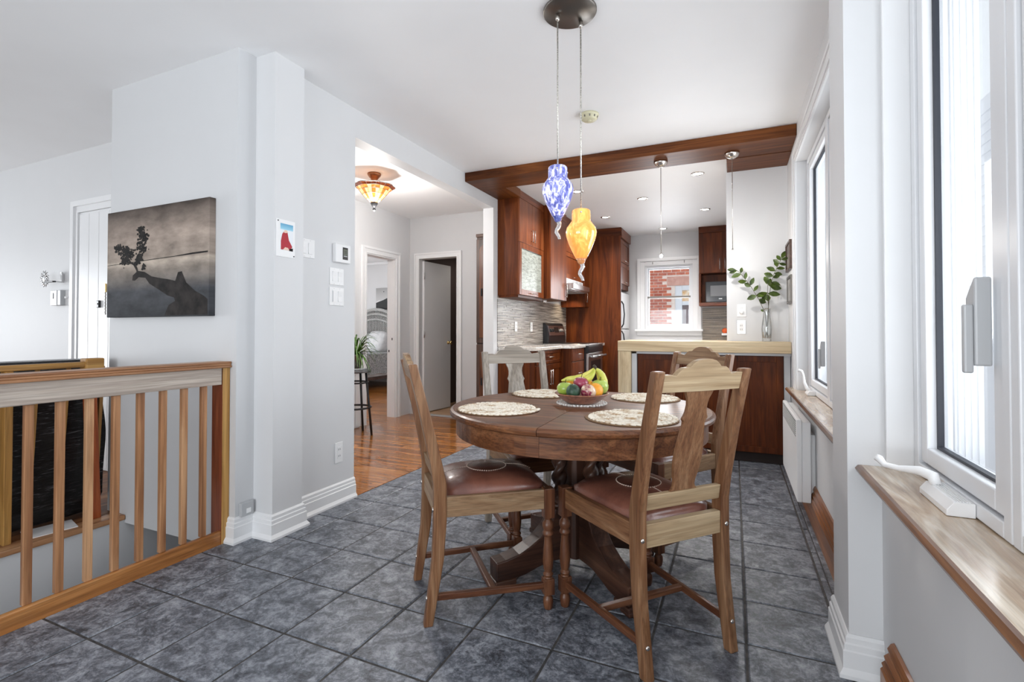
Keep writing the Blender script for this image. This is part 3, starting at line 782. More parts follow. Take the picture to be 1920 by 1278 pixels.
# ================================================================ CHAIRS
STN = [(0.0, -0.045, 0.036), (0.10, -0.03, 0.040), (0.25, -0.008, 0.046), (0.40, 0.0, 0.052), (0.54, 0.0, 0.052), (0.62, -0.014, 0.046), (0.80, -0.054, 0.040), (1.015, -0.108, 0.034)]
def yb(z):
    for (z0, y0, d0), (z1, y1, d1) in zip(STN, STN[1:]):
        if z <= z1: return y0 + (y1 - y0) * (z - z0) / (z1 - z0)
    return STN[-1][1] + (z - 1.015) * -0.25
def make_chair(woods, leather, first_label):
    post, rail, back, frontm = woods
    t = thing('dining_chair', (0, 0, 0), first_label, 'chair', 'chairs around the round table')
    HW = 0.0185
    for s in (-1, 1):
        m = MB()
        rings = []
        for z, y, d in STN:
            x = s * (0.187 + 0.006 * max(0, z - 0.5))
            rings.append([(x - HW, y - d / 2, z), (x + HW, y - d / 2, z), (x + HW, y + d / 2, z), (x - HW, y + d / 2, z)])
        m.sweep(rings)
        p = m.build('back_post', post['z'], t, local=True, bevel=0.005)
        for z in (0.105, 0.445):
            y = yb(z) - (0.041 if z < 0.3 else 0.052) / 2
            MB().ball((s * 0.188, y, z), 0.0085, 10, 6, 1, 0.7, 1).build('bolt', M['nickel'], p, local=True)
        # turned front leg
        x, y = s * 0.214, 0.445
        m = MB().box(x - 0.022, y - 0.022, 0.375, x + 0.022, y + 0.022, 0.497)
        m.lathe([(0.017, 0.376), (0.014, 0.366), (0.0235, 0.352), (0.0245, 0.338), (0.018, 0.322), (0.0225, 0.314), (0.0235, 0.306), (0.016, 0.298), (0.0165, 0.28), (0.0205, 0.24), (0.0225, 0.20), (0.0195, 0.165), (0.0145, 0.152), (0.021, 0.146), (0.0215, 0.139), (0.0155, 0.134), (0.021, 0.127)], 18, (x, y, 0))
        m.box(x - 0.022, y - 0.022, 0.062, x + 0.022, y + 0.022, 0.127)
        m.lathe([(0.0155, 0.063), (0.0135, 0.055), (0.02, 0.045), (0.0215, 0.03), (0.019, 0.01), (0.016, 0.0)], 18, (x, y, 0))
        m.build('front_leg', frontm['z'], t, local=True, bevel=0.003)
        # side rail and side stretcher
        m = MB().bar((s * 0.187, 0.0, 0.452), (s * 0.214, 0.445, 0.452), 0.024, 0.08)
        m.build('side_rail', rail['y'], t, local=True, bevel=0.004)
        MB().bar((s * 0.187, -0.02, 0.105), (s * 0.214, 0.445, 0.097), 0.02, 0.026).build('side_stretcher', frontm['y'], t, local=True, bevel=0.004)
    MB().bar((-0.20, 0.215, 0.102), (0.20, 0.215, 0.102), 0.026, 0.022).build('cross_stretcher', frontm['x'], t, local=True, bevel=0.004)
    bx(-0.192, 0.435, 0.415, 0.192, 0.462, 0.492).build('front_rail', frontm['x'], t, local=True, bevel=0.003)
    bx(-0.169, -0.018, 0.412, 0.169, 0.012, 0.492).build('back_rail', back['x'], t, local=True, bevel=0.003)
    # lower back rail
    m = MB()
    m.prism([(-0.169, 0.535), (0.169, 0.535), (0.169, 0.588), (-0.169, 0.588)], lambda a, b: (a, yb(b) - 0.012, b), lambda a, b: (a, yb(b) + 0.012, b))
    m.build('lower_back_rail', back['x'], t, local=True, bevel=0.003)
    # crest rail with its scalloped top
    half = [(0.0, 1.052), (0.022, 1.051), (0.042, 1.046), (0.058, 1.036), (0.068, 1.026), (0.078, 1.025), (0.092, 1.024), (0.104, 1.017), (0.114, 1.006), (0.122, 0.998), (0.130, 1.0), (0.142, 1.003), (0.172, 1.003)]
    poly = [(-x, z) for x, z in reversed(half)] + half[1:] + [(0.172, 0.944), (0.0, 0.942), (-0.172, 0.944)]
    m = MB(); m.prism(poly, lambda a, b: (a, yb(b) - 0.012, b), lambda a, b: (a, yb(b) + 0.012, b))
    m.build('crest_rail', back['x'], t, local=True, bevel=0.002)
    # vase-shaped splat
    hs = [(0.9425, 0.060), (0.932, 0.056), (0.915, 0.047), (0.895, 0.0435), (0.872, 0.045), (0.858, 0.050), (0.850, 0.0545), (0.845, 0.0545), (0.838, 0.049), (0.828, 0.0475), (0.81, 0.050), (0.77, 0.0565), (0.73, 0.0605), (0.70, 0.0615), (0.67, 0.059), (0.645, 0.054), (0.622, 0.048), (0.606, 0.0475), (0.596, 0.052), (0.588, 0.060)]
    m = MB()
    rg = [[(-w, yb(z) - 0.006, z), (w, yb(z) - 0.006, z), (w, yb(z) + 0.006, z), (-w, yb(z) + 0.006, z)] for z, w in hs]
    m.sweep(list(reversed(rg)))
    m.build('splat', rail['z'], t, local=True, bevel=0.0015)
    # leather slip seat
    m = MB(); n = 20; rows = []
    def sp_(u, v):
        w = 0.172 + (0.196 - 0.172) * (v + 1) / 2
        k = max(abs(u), abs(v)); uu, vv = u, v
        # round the corners
        r = (abs(u) ** 6 + abs(v) ** 6) ** (1 / 6)
        if r > 1e-6:
            f = k / r; f = 1 - (1 - f) * 0.9
            uu, vv = u * f, v * f
        h = 0.503 + 0.048 * max(0.0, (1 - abs(u) ** 3.2) * (1 - abs(v) ** 3.2)) ** 0.55
        return (uu * w * (1.02), 0.232 + vv * 0.218, h)
    g = [[sp_(-1 + 2 * i / n, -1 + 2 * j / n) for i in range(n + 1)] for j in range(n + 1)]
    vs = [p for r in g for p in r]; fs = []
    W1 = n + 1
    for j in range(n):
        for i in range(n): fs.append((j * W1 + i, j * W1 + i + 1, (j + 1) * W1 + i + 1, (j + 1) * W1 + i))
    edge = [i for i in range(W1)] + [j * W1 + n for j in range(1, W1)] + [n * W1 + i for i in range(n - 1, -1, -1)] + [j * W1 for j in range(n - 1, 0, -1)]
    k0 = len(vs); vs += [(vs[e][0], vs[e][1], 0.480) for e in edge]
    L = len(edge)
    for q in range(L): fs.append((edge[q], k0 + q, k0 + (q + 1) % L, edge[(q + 1) % L]))
    fs.append(tuple(range(k0, k0 + L)))
    m.add(vs, fs, True)
    seat = m.build('seat', leather, t, local=True)
    def top(x, y):
        v = (y - 0.232) / 0.218; w = 0.172 + 0.024 * (v + 1) / 2; u = x / w / 1.02
        return 0.503 + 0.048 * max(0.0, (1 - abs(u) ** 3.2) * (1 - abs(v) ** 3.2)) ** 0.55
    R = 0.085; m = MB(); c = (0.0, 0.235)
    rr = [0, 0.35, 0.7, 1.0]
    vs = [(c[0], c[1], top(*c) + 0.002)]; fs = []
    K = 28
    for r in rr[1:]:
        for k in range(K):
            x, y = c[0] + R * r * math.cos(2 * PI * k / K), c[1] + R * r * math.sin(2 * PI * k / K)
            vs.append((x, y, top(x, y) + (0.002 if r < 1 else 0.0005)))
    for k in range(K): fs.append((0, 1 + k, 1 + (k + 1) % K))
    for q in range(len(rr) - 2):
        for k in range(K):
            a = 1 + q * K + k; b_ = 1 + q * K + (k + 1) % K
            fs.append((a, a + K, b_ + K, b_))
    m.add(vs, fs, True); m.build('round_leather_patch', M['leather_dark'], seat, local=True)
    m = MB()
    def stitch(x, y, a):
        z = top(x, y) + 0.0015; d = (math.cos(a) * 0.003, math.sin(a) * 0.003); e = (-d[1] * 0.3, d[0] * 0.3)
        m.sweep([[(x + i * d[0] + j * e[0], y + i * d[1] + j * e[1], z + h) for i, j in ((-1, -1), (1, -1), (1, 1), (-1, 1))] for h in (-0.002, 0.0012)])
    for k in range(56):
        a = 2 * PI * k / 56; stitch(c[0] + (R + 0.001) * math.cos(a), c[1] + (R + 0.001) * math.sin(a), a + PI / 2 + 0.35)
    for k in range(14):
        for sg in (-1, 1):
            stitch(0.0, c[1] + sg * (R + 0.006 + k * 0.0085), PI / 2)
    m.build('stitching', M['thread'], seat, local=True)
    return t
def face(f): return math.atan2(f[1], f[0]) - PI / 2
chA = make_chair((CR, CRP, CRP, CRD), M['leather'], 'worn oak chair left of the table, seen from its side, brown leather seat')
chA.location = (-1.205 + 0.753 * 0.03, 1.792 + 0.657 * 0.03, 0); chA.rotation_euler = (0, 0, face((0.753, 0.657)))
M['leather_B'] = M['leather']
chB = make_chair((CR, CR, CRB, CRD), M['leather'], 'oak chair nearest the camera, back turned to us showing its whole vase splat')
chB.location = (-0.16 - 0.735 * 0.02, 1.835 + 0.678 * 0.02, 0); chB.rotation_euler = (0, 0, face((-0.742, 0.670)))
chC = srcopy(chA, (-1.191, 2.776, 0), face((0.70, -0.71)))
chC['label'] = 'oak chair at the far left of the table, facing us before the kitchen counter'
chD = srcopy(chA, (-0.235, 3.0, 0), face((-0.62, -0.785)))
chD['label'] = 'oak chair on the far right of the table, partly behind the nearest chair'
for ch, w_ in ((chC, wood3('chair_oak_grey', s2l(128, 117, 104), s2l(160, 150, 138), s2l(186, 178, 167), rough=0.45, grain=0.3)), ):
    for o in ch.children:
        if o.name.split('.')[0] in ('crest_rail', 'splat', 'back_post', 'lower_back_rail'):
            o.data = o.data.copy(); ax = 'x' if o.name.startswith(('crest', 'lower')) else 'z'
            o.data.materials[0] = w_[ax]

# ================================================================ ON THE TABLE
M['mat_dark'] = plain('mat_gap_brown', s2l(128, 100, 72), 0.9)
def placemat(x, y, r, label, rz):
    t = thing('placemat', (x, y, TZ), label, 'placemat', 'braided placemats', rz)
    m = MB()
    m.lathe([(r - 0.004, 0.0005), (r - 0.002, 0.003), (r - 0.006, 0.005), (0.002, 0.006)], 40)
    m.build('mat_base', M['mat_dark'], t, local=True)
    b = MB(); turns = 8; dr = (r - 0.014) / turns
    a = 0.0; k = 0
    while a < turns * 2 * PI:
        rad = dr * a / (2 * PI) + 0.004
        step = 0.0175
        ca, sa = math.cos(a), math.sin(a)
        tilt = 0.55 * (1 if k % 2 else -1)
        off = dr * 0.16 * (1 if k % 2 else -1)
        q = (rad + off)
        cx, cy = q * ca, q * sa
        d = (-sa * math.cos(tilt) + ca * math.sin(tilt), ca * math.cos(tilt) + sa * math.sin(tilt)); e = (d[1], -d[0])
        L, Wd, Hh = 0.0145, dr * 0.33, 0.0075 + random.uniform(-.0006, .001)
        rings = []
        for s_, w_ in ((-1, 0.25), (-0.45, 0.9), (0.45, 0.9), (1, 0.25)):
            c_ = (cx + d[0] * L * s_, cy + d[1] * L * s_)
            rings.append([(c_[0] + e[0] * Wd * w_ * u, c_[1] + e[1] * Wd * w_ * u, 0.0045 + Hh * w_ * h) for u, h in ((-1, 0), (-0.5, 0.9), (0.5, 0.9), (1, 0))])
        b.sweep(rings, True, True)
        a += step / max(rad, 0.01) * 0.72; k += 1
    b.build('braid', M['seagrass'], t, local=True, kind='stuff')
    return t
placemat(-0.987, 2.050, 0.192, 'round braided seagrass placemat in front of the left chair', 0.3)
placemat(-0.985, 2.640, 0.185, 'round braided seagrass placemat in front of the far left chair', 1.3)
placemat(-0.386, 2.055, 0.190, 'round braided seagrass placemat in front of the nearest chair', 2.2)
placemat(-0.430, 2.690, 0.180, 'round braided seagrass placemat in front of the far right chair', 4.0)
BXc, BYc = -0.690, 2.385
m = MB()
def scal(r0, r1, n=72, amp=0.006, z0=0.0004, z1=0.003):
    vs = []; fs = []
    for k in range(n):
        a = 2 * PI * k / n; q = r1 + amp * math.cos(a * 24)
        for r, z in ((r0, z0), (q, z0), (q, z1 * 0.7), (r0, z1)): vs.append((BXc + r * math.cos(a), BYc + r * math.sin(a), TZ + z))
    for k in range(n):
        for j in range(4):
            a = k * 4 + j; b_ = k * 4 + (j + 1) % 4; c = ((k + 1) % n) * 4 + (j + 1) % 4; d = ((k + 1) % n) * 4 + j
            fs.append((a, b_, c, d))
    m.add(vs, fs)
scal(0.001, 0.118)
dl = thing('doily', (BXc, BYc, TZ), 'white crocheted doily under the fruit bowl', 'doily')
m.build('lace_cloth', M['lace'], dl)
m = MB()
for k in range(48):
    a = 2 * PI * k / 48
    m.ball((BXc + 0.121 * math.cos(a), BYc + 0.121 * math.sin(a), TZ + 0.0045), 0.0045, 6, 4)
for k in range(34):
    a = 2 * PI * k / 34
    m.ball((BXc + 0.108 * math.cos(a), BYc + 0.108 * math.sin(a), TZ + 0.0045), 0.004, 6, 4)
m.build('picot_edge', M['lace'], dl, kind='stuff')
bw = thing('fruit_bowl', (BXc, BYc, TZ + 0.006), 'shallow brown glazed bowl holding the fruit', 'bowl')
m = MB().lathe([(0.002, 0.0), (0.075, 0.0), (0.082, 0.004), (0.105, 0.02), (0.122, 0.038), (0.131, 0.043), (0.134, 0.046), (0.130, 0.049), (0.118, 0.044), (0.10, 0.026), (0.078, 0.010), (0.002, 0.008)], 40)
m.build('bowl_body', M['terracotta'], bw, local=True)
def fruit(name, pos, r, mat, label, sz=0.95, fn=None, stem=None, cat='fruit', tilt=(0, 0, 0), sx=1, sy=1):
    t = thing(name, pos, label, cat)
    t.rotation_euler = tilt
    MB().ball((0, 0, 0), r, 22, 14, sx, sy, sz, fn).build('flesh', mat, t, local=True)
    if stem: MB().tube([(0, 0, r * sz * stem[0]), (0.001, 0.001, r * sz * stem[0] + stem[1] * .6), (0.004, 0.002, r * sz * stem[0] + stem[1])], [0.0022, 0.0016, 0.0022], 6).build('stem', M['stemm'], t, local=True)
    return t
M['stemm'] = plain('dry_stem', s2l(74, 52, 36), 0.8)
M['apple_g'] = mottled('green_apple_skin', s2l(138, 168, 56), s2l(186, 206, 104), 10, 0.28, 4, coat=0.3)
M['orange'] = mottled('orange_peel', s2l(232, 148, 36), s2l(248, 180, 66), 20, 0.4, 3, 0.15, bscale=160)
M['avocado'] = mottled('avocado_skin', s2l(22, 44, 30), s2l(52, 82, 62), 28, 0.4, 4, 0.3, bscale=70)
M['plum'] = mottled('pomegranate_skin', s2l(108, 26, 48), s2l(160, 58, 84), 14, 0.3, 4, coat=0.3)
M['apple_r'] = mottled('red_and_cream_apple_skin', s2l(140, 40, 72), s2l(222, 196, 170), 24, 0.25, 4, lo=0.44, hi=0.56, coat=0.4)
M['banana'] = mottled('banana_peel', s2l(176, 186, 62), s2l(226, 218, 112), 9, 0.4, 4)
M['banana_tip'] = plain('banana_stalk', s2l(62, 52, 40), 0.7)
apple = lambda d: 1 - 0.20 * math.exp(-((1 - d.z) / 0.10)) - 0.14 * math.exp(-((1 + d.z) / 0.08)) - 0.05 * (1 - d.z) * (d.z < 0) * 0.7
cR = Vector((math.cos(math.radians(24.12)), math.sin(math.radians(24.12)), 0)); cF = Vector((-cR.y, cR.x, 0))
def fp(r, f, z): 
    p = Vector((BXc, BYc, TZ)) + cR * r + cF * f; return (p.x, p.y, TZ + z)
fruit('apple', fp(-0.082, -0.005, 0.072), 0.042, M['apple_g'], 'pale green apple at the left side of the bowl', 0.92, apple, (0.72, 0.02))
fruit('avocado', fp(-0.050, -0.068, 0.068), 0.036, M['avocado'], 'dark green avocado at the front of the bowl', 1.0, None, None, tilt=(1.2, 0, 0.5), sx=0.95)
fruit('pomegranate', fp(-0.005, -0.008, 0.098), 0.039, M['plum'], 'dark red round fruit with a crown, on top of the pile', 0.95, apple, (0.75, 0.022), tilt=(0.1, 0.1, 0))
fruit('apple', fp(0.022, -0.066, 0.066), 0.039, M['apple_r'], 'red and cream streaked apple at the front of the bowl', 0.92, apple, (0.72, 0.02), tilt=(-0.9, 0.4, 0))
fruit('orange', fp(0.060, -0.040, 0.068), 0.039, M['orange'], 'orange in front of the right green apple', 0.97)
fruit('orange', fp(0.030, 0.035, 0.082), 0.038, M['orange'], 'orange mostly hidden behind the dark red fruit', 0.97)
fruit('apple', fp(0.092, 0.010, 0.080), 0.044, M['apple_g'], 'green apple at the right side under the bananas', 0.95, apple, (0.72, 0.02))
fruit('orange', fp(-0.045, 0.055, 0.075), 0.037, M['orange'], 'orange at the back left of the bowl behind the green apple', 0.97)
bn = thing('banana_bunch', fp(0.075, 0.03, 0.16), 'bunch of greenish yellow bananas on top of the fruit', 'bananas')
def P3(r, f, z): return Vector(fp(r, f, z)) - Vector(bn.location)
top_ = (0.070, 0.030, 0.172)
for pts in ([top_, (0.045, 0.032, 0.150), (0.015, 0.040, 0.128), (-0.025, 0.048, 0.117), (-0.065, 0.05, 0.115), (-0.095, 0.05, 0.108)],
            [top_, (0.060, 0.018, 0.148), (0.042, 0.010, 0.128), (0.015, 0.008, 0.113), (-0.01, 0.012, 0.108), (-0.03, 0.02, 0.106)],
            [top_, (0.090, 0.030, 0.158), (0.108, 0.034, 0.136), (0.118, 0.030, 0.108), (0.120, 0.022, 0.082), (0.116, 0.012, 0.062)],
            [top_, (0.085, 0.045, 0.160), (0.100, 0.058, 0.140), (0.106, 0.062, 0.115), (0.106, 0.060, 0.09), (0.102, 0.055, 0.07)]):
    pp = [P3(*p) for p in pts]
    # smooth
    q = []
    for i in range(len(pp) - 1):
        for s_ in (0, 0.5): q.append(pp[i].lerp(pp[i + 1], s_))
    q.append(pp[-1])
    rad = [0.007, 0.009, 0.012, 0.0155, 0.0175, 0.0185, 0.0185, 0.017, 0.014, 0.009, 0.004]
    MB().tube(q, rad, 7).build('banana', M['banana'], bn, local=True)
MB().tube([P3(0.070, 0.030, 0.165), P3(0.072, 0.030, 0.178), P3(0.064, 0.028, 0.186)], [0.011, 0.009, 0.007], 8).build('stalk', M['banana_tip'], bn, local=True)

# ================================================================ PENDANTS OVER THE TABLE
pd_ = thing('pendant_lamp', (-0.718, 2.29, CZ), 'double pendant lamp over the table with one blue and one orange glass shade', 'lamp')
MB().lathe([(0.002, 0.0), (0.125, 0.0), (0.130, -0.004), (0.130, -0.010), (0.126, -0.016), (0.002, -0.018)], 40).build('canopy', M['bronze'], pd_, local=True)
M['cord'] = mottled('braided_steel_cord', (0.35, 0.33, 0.29), (0.75, 0.72, 0.66), 160, 0.4, 2, metal=0.6)
def shade_mat(name, c1, c2, c3, em, st, scl):
    m, nt, b = newmat(name)
    v = coords(nt, (1, 1, 0.35), False)
    n1 = noise(nt, v, scl, 5, 0.65, 0.8)
    col = ramp(nt, [(0.40, c1), (0.50, c2), (0.60, c3)], n1)
    nt.links.new(col, b.inputs['Base Color'])
    b.inputs['Roughness'].default_value = 0.08
    b.inputs['Coat Weight'].default_value = 0.4
    nt.links.new(mixc(nt, 0.75, em, col, 'MULTIPLY'), b.inputs['Emission Color'])
    b.inputs['Emission Strength'].default_value = st
    return m
M['blue_glass'] = shade_mat('blue_flecked_glass', s2l(36, 48, 140), s2l(98, 108, 196), s2l(240, 238, 252), (0.9, 0.9, 1.0), 0.42, 62)
M['orange_glass'] = shade_mat('amber_cased_glass', s2l(224, 128, 40), s2l(236, 150, 56), s2l(250, 196, 104), (1.0, 0.8, 0.42), 0.55, 12)
M['tip_glass'] = plain('clear_twisted_glass', (0.93, 0.94, 0.96), 0.04); M['tip_glass'].node_tree.nodes['Principled BSDF'].inputs['Transmission Weight'].default_value = 0.75; M['tip_glass'].node_tree.nodes['Principled BSDF'].inputs['IOR'].default_value = 1.2
M['blue_dark'] = mottled('cobalt_glass_tip', s2l(40, 52, 140), s2l(120, 130, 200), 40, 0.1, 3, coat=0.5)
M['orange_dark'] = mottled('amber_glass_tip', s2l(196, 112, 44), s2l(228, 160, 110), 20, 0.1, 3, coat=0.5)
def pshade(dx, dy, ztop, mat, dark, s=1.0):
    MB().tube([(dx, dy, -0.017), (dx, dy, ztop - CZ + 0.004)], 0.0038, 8).build('cord', M['cord'], pd_, local=True)
    c = MB().lathe([(0.010, -0.017), (0.010, -0.045), (0.006, -0.05)], 12, (dx, dy, 0)); c.build('cord_grip', M['nickel'], pd_, local=True)
    prof = [(0.010, 0.0), (0.040, 0.0), (0.046, -0.006), (0.047, -0.03), (0.047, -0.055), (0.056, -0.068), (0.072, -0.09), (0.0775, -0.112), (0.075, -0.132), (0.064, -0.165), (0.050, -0.198), (0.036, -0.226), (0.026, -0.244)]
    sh_ = MB().lathe([(r * s, z * s + ztop - CZ) for r, z in prof], 28, (dx, dy, 0))
    o = sh_.build('glass_shade', mat, pd_, local=True)
    z0 = ztop - CZ - 0.242 * s
    MB().lathe([(0.0265, 0.0), (0.020, -0.012), (0.017, -0.022), (0.010, -0.03)], 16, (dx, dy, z0)).build('shade_tip', dark, o, local=True)
    pts = []
    for k in range(22):
        t = k / 21; a = t * 1.7 * PI
        rr = 0.013 * math.sin(PI * min(1, t * 1.05)) 
        pts.append((dx + rr * math.cos(a) + 0.008 * t, dy + rr * math.sin(a), z0 - 0.020 - 0.092 * t))
    MB().tube(pts, [0.0115 - 0.004 * k / 21 for k in range(22)], 8).build('glass_curl', M['tip_glass'], o, local=True)
    for a in (0, 2.09, 4.19):
        MB().ball((dx + 0.051 * math.cos(a + 2.9), dy + 0.051 * math.sin(a + 2.9), ztop - CZ - 0.022), 0.005, 8, 6).build('thumb_screw', M['nickel'], o, local=True)
pshade(-0.055, -0.022, 1.938, M['blue_glass'], M['blue_dark'], 0.99)
pshade(0.032, 0.078, 1.742, M['orange_glass'], M['orange_dark'], 0.99)

# ================================================================ RAILING AT THE STAIRWELL
RX = -2.53
rg_ = thing('stair_railing', (RX, 1.0, 0), 'wooden stair railing with square balusters along the stairwell on the left', 'railing')
m = MB()
m.box(RX - 0.085, -1.0, 0.945, RX + 0.030, 1.846, 0.957).box(RX - 0.080, -1.0, 0.957, RX + 0.025, 1.846, 0.968).box(RX - 0.085, -1.0, 0.968, RX + 0.028, 1.846, 0.978)
m.build('handrail', RL['y'], rg_, bevel=0.003)
bx(RX - 0.010, -1.0, 0.855, RX + 0.012, 1.80, 0.945).build('fascia_board', RLG['y'], rg_, bevel=0.002)
bx(RX - 0.022, -1.0, -0.03, RX + 0.006, 1.846, 0.068).build('base_board', RLB['y'], rg_, bevel=0.005)
ba = None
y = 1.80 - 0.003
for k in range(22):
    yc = 1.722 - 0.1013 * k
    if yc < -0.3: break
    if ba is None:
        ba = bx(-0.020, -0.0145, 0.068, 0.004, 0.0145, 0.90).build('baluster', RL['z'], rg_, local=True, bevel=0.003); o = ba
    else:
        o = ba.copy(); COL.objects.link(o); o.parent = rg_
    o.location = (-0.014, yc - 1.0, 0)
bx(RX - 0.075, 1.806, -0.03, RX + 0.008, 1.8465, 0.945).build('newel_post', wood('newel_shaded', s2l(96, 44, 24), s2l(122, 60, 34), s2l(146, 80, 48), 'z', 0.35, grain=0.3, coat=0.2), rg_, bevel=0.002)  # shade of the turned-away face put into a darker red-brown
bx(RX + 0.0085, 1.806, -0.004, RX + 0.014, 1.8465, 0.945).build('newel_lit_face', YL['z'], rg_, bevel=0.002)  # lit face of the newel, painted as a lighter strip

# ================================================================ BLACK WRAPPED FUTON ON THE LANDING
ft_ = thing('futon_frame', (-3.62, 1.0, 0.0), 'honey coloured wooden futon frame with a black shiny cover, on the landing behind the railing', 'futon')
M['black_cover'] = None
m_, nt, b = newmat('black_shiny_cover')
v = coords(nt, (1, 1, 1))
wv = noise(nt, coords(nt, (3, 3, 40), True, (0.9, 0.3, 0.0)), 1.6, 6, 0.65, 3.0)
nt.links.new(ramp(nt, [(0.5, (0.003, 0.003, 0.004)), (0.58, (0.02, 0.02, 0.022)), (0.68, (0.22, 0.22, 0.23))], wv), b.inputs['Base Color'])
b.inputs['Roughness'].default_value = 0.28
bump(nt, b, wv, 0.9, 0.03)
M['black_cover'] = m_
m = MB()
NU, NV = 30, 26
rows = []
def cov(a, zz):
    """rounded bulging slab outline in plan, wrinkled"""
    e = 9
    c_, s_ = math.cos(a), math.sin(a)
    rx, ry = 0.19, 0.645
    k = (abs(c_) ** e + abs(s_) ** e) ** (-1 / e)
    w = 1 + 0.04 * math.sin(5 * a + 9 * zz) + 0.03 * math.sin(13 * a - 17 * zz)
    return (-3.80 + rx * k * c_ * w, 1.19 + ry * k * s_ * (1 + 0.01 * math.sin(11 * zz + 3 * a)))
zs = [0.02 + 0.945 * q / NV for q in range(NV + 1)]
rings = []
for q, z in enumerate(zs):
    shr = min(1, 0.55 + 0.45 * min(q, NV - q) / 3)
    ring = []
    for k in range(NU):
        x, y_ = cov(2 * PI * k / NU, z)
        ring.append((-3.80 + (x + 3.80) * shr, 1.19 + (y_ - 1.19) * (0.97 + 0.03 * shr), z))
    rings.append(ring)
m.sweep(rings, True, True)
m.build('black_cover', M['black_cover'], ft_)
bx(-3.60, 0.0, 0.925, -3.56, 1.69, 0.958).build('top_rail', YL['y'], ft_, bevel=0.006)
bx(-3.62, 1.672, 0.905, -3.545, 1.768, 0.978).build('rail_block', YL['y'], ft_, bevel=0.008)
RB = wood('reddish_leg', s2l(120, 54, 24), s2l(156, 76, 36), s2l(176, 96, 52), 'z', 0.35, grain=0.2)
bx(-3.60, 1.31, 0.0, -3.545, 1.345, 0.925).build('frame_post', YL['z'], ft_, bevel=0.004)
MB().bar((-3.575, 1.735, 0.0), (-3.575, 1.70, 0.906), 0.05, 0.055, (0, 1, 0)).build('frame_post', RB, ft_, bevel=0.005)
for y0, y1 in ((1.435, 1.468), (1.57, 1.612), (1.755, 1.786)):
    MB().bar((-3.605, y0 - 0.005, 0.05), (-3.605, y1, 0.925), 0.016, 0.020, (0, 1, 0)).build('back_slat', YL['z'], ft_, bevel=0.003)
pb = MB().prism([(-3.70, 1.44), (-3.53, 1.42), (-3.50, 1.62), (-3.66, 1.66)], lambda a, b: (a, b, 0.001), lambda a, b: (a, b, 0.006))
tag(pb.build('paper_sheet', M['white_plastic']), 'white sheet lying on the landing boards beneath the black futon', 'paper')

# ================================================================ CANVAS AND THINGS ON THE LEFT WALLS
cv = thing('canvas_print', (-3.13, 1.81, 1.228), 'dark sepia canvas of a lone tree on rocks, above the railing', 'picture')
m_, nt, b = newmat('sepia_sky_print')
tc = N(nt, 'ShaderNodeTexCoord'); sx_ = N(nt, 'ShaderNodeSeparateXYZ'); nt.links.new(tc.outputs['Object'], sx_.inputs[0])
zn = N(nt, 'ShaderNodeMath', operation='DIVIDE'); zn.inputs[1].default_value = 0.66; nt.links.new(sx_.outputs[2], zn.inputs[0])
cl = noise(nt, coords(nt, (3.0, 1, 7.0), False), 1.6, 6, 0.6, 0.0)
base = ramp(nt, [(0.0, s2l(62, 64, 68)), (0.24, s2l(78, 80, 85)), (0.42, s2l(140, 131, 123)), (0.505, s2l(184, 172, 160)), (0.525, s2l(158, 146, 136)), (0.72, s2l(166, 152, 142)), (1.0, s2l(78, 70, 66))], zn.outputs[0])
clm = ramp(nt, [(0.3, (0.55, 0.54, 0.53)), (0.65, (1.25, 1.23, 1.2))], cl)
nt.links.new(mixc(nt, 1.0, base, clm, 'MULTIPLY'), b.inputs['Base Color']); b.inputs['Roughness'].default_value = 0.7; b.inputs['Specular IOR Level'].default_value = 0.08
bx(-3.617, 1.81, 1.228, -2.645, 1.8475, 1.887).build('canvas', m_, cv, bevel=0.002)
M['ink'] = mottled('dark_printed_ink', s2l(30, 28, 28), s2l(56, 52, 50), 14, 0.7, 5)
M['ink'].node_tree.nodes['Principled BSDF'].inputs['Specular IOR Level'].default_value = 0.08
M['ink2'] = mottled('dark_printed_foliage', s2l(28, 27, 27), s2l(48, 45, 43), 30, 0.7, 4)
M['ink2'].node_tree.nodes['Principled BSDF'].inputs['Specular IOR Level'].default_value = 0.08
def onc(u, v):   # canvas fraction (left->right, bottom->top) to world
    return (-3.617 + 0.972 * u, 1.228 + 0.659 * v)
def flat(poly, name, mat, yy, parent=cv):
    m = MB(); pts = [onc(*p) for p in poly]
    m.prism(pts, lambda a, b: (a, yy, b), lambda a, b: (a, 1.8095, b)); return m.build(name, mat, parent)
flat([(0.28, 0.385), (0.33, 0.425), (0.40, 0.41), (0.47, 0.365), (0.55, 0.345), (0.63, 0.33), (0.70, 0.31), (0.725, 0.385), (0.76, 0.39), (0.80, 0.29), (0.88, 0.215), (0.955, 0.17), (0.99, 0.14), (0.99, 0.01), (0.60, 0.01), (0.64, 0.10), (0.70, 0.135), (0.69, 0.165), (0.63, 0.185), (0.53, 0.25), (0.45, 0.30), (0.41, 0.355), (0.34, 0.365), (0.30, 0.335), (0.275, 0.34)], 'printed_rock', M['ink'], 1.8092)
flat([(0.005, 0.492), (0.5, 0.516), (0.99, 0.535), (0.99, 0.548), (0.86, 0.545), (0.7, 0.53), (0.5, 0.522), (0.005, 0.496)], 'printed_horizon', M['ink'], 1.8093)
flat([(0.325, 0.39), (0.345, 0.39), (0.33, 0.44), (0.31, 0.49), (0.34, 0.52), (0.35, 0.60), (0.345, 0.61), (0.325, 0.53), (0.29, 0.50), (0.24, 0.52), (0.23, 0.51), (0.285, 0.48), (0.315, 0.43)], 'printed_trunk', M['ink2'], 1.8090)
m = MB(); random.seed(3)
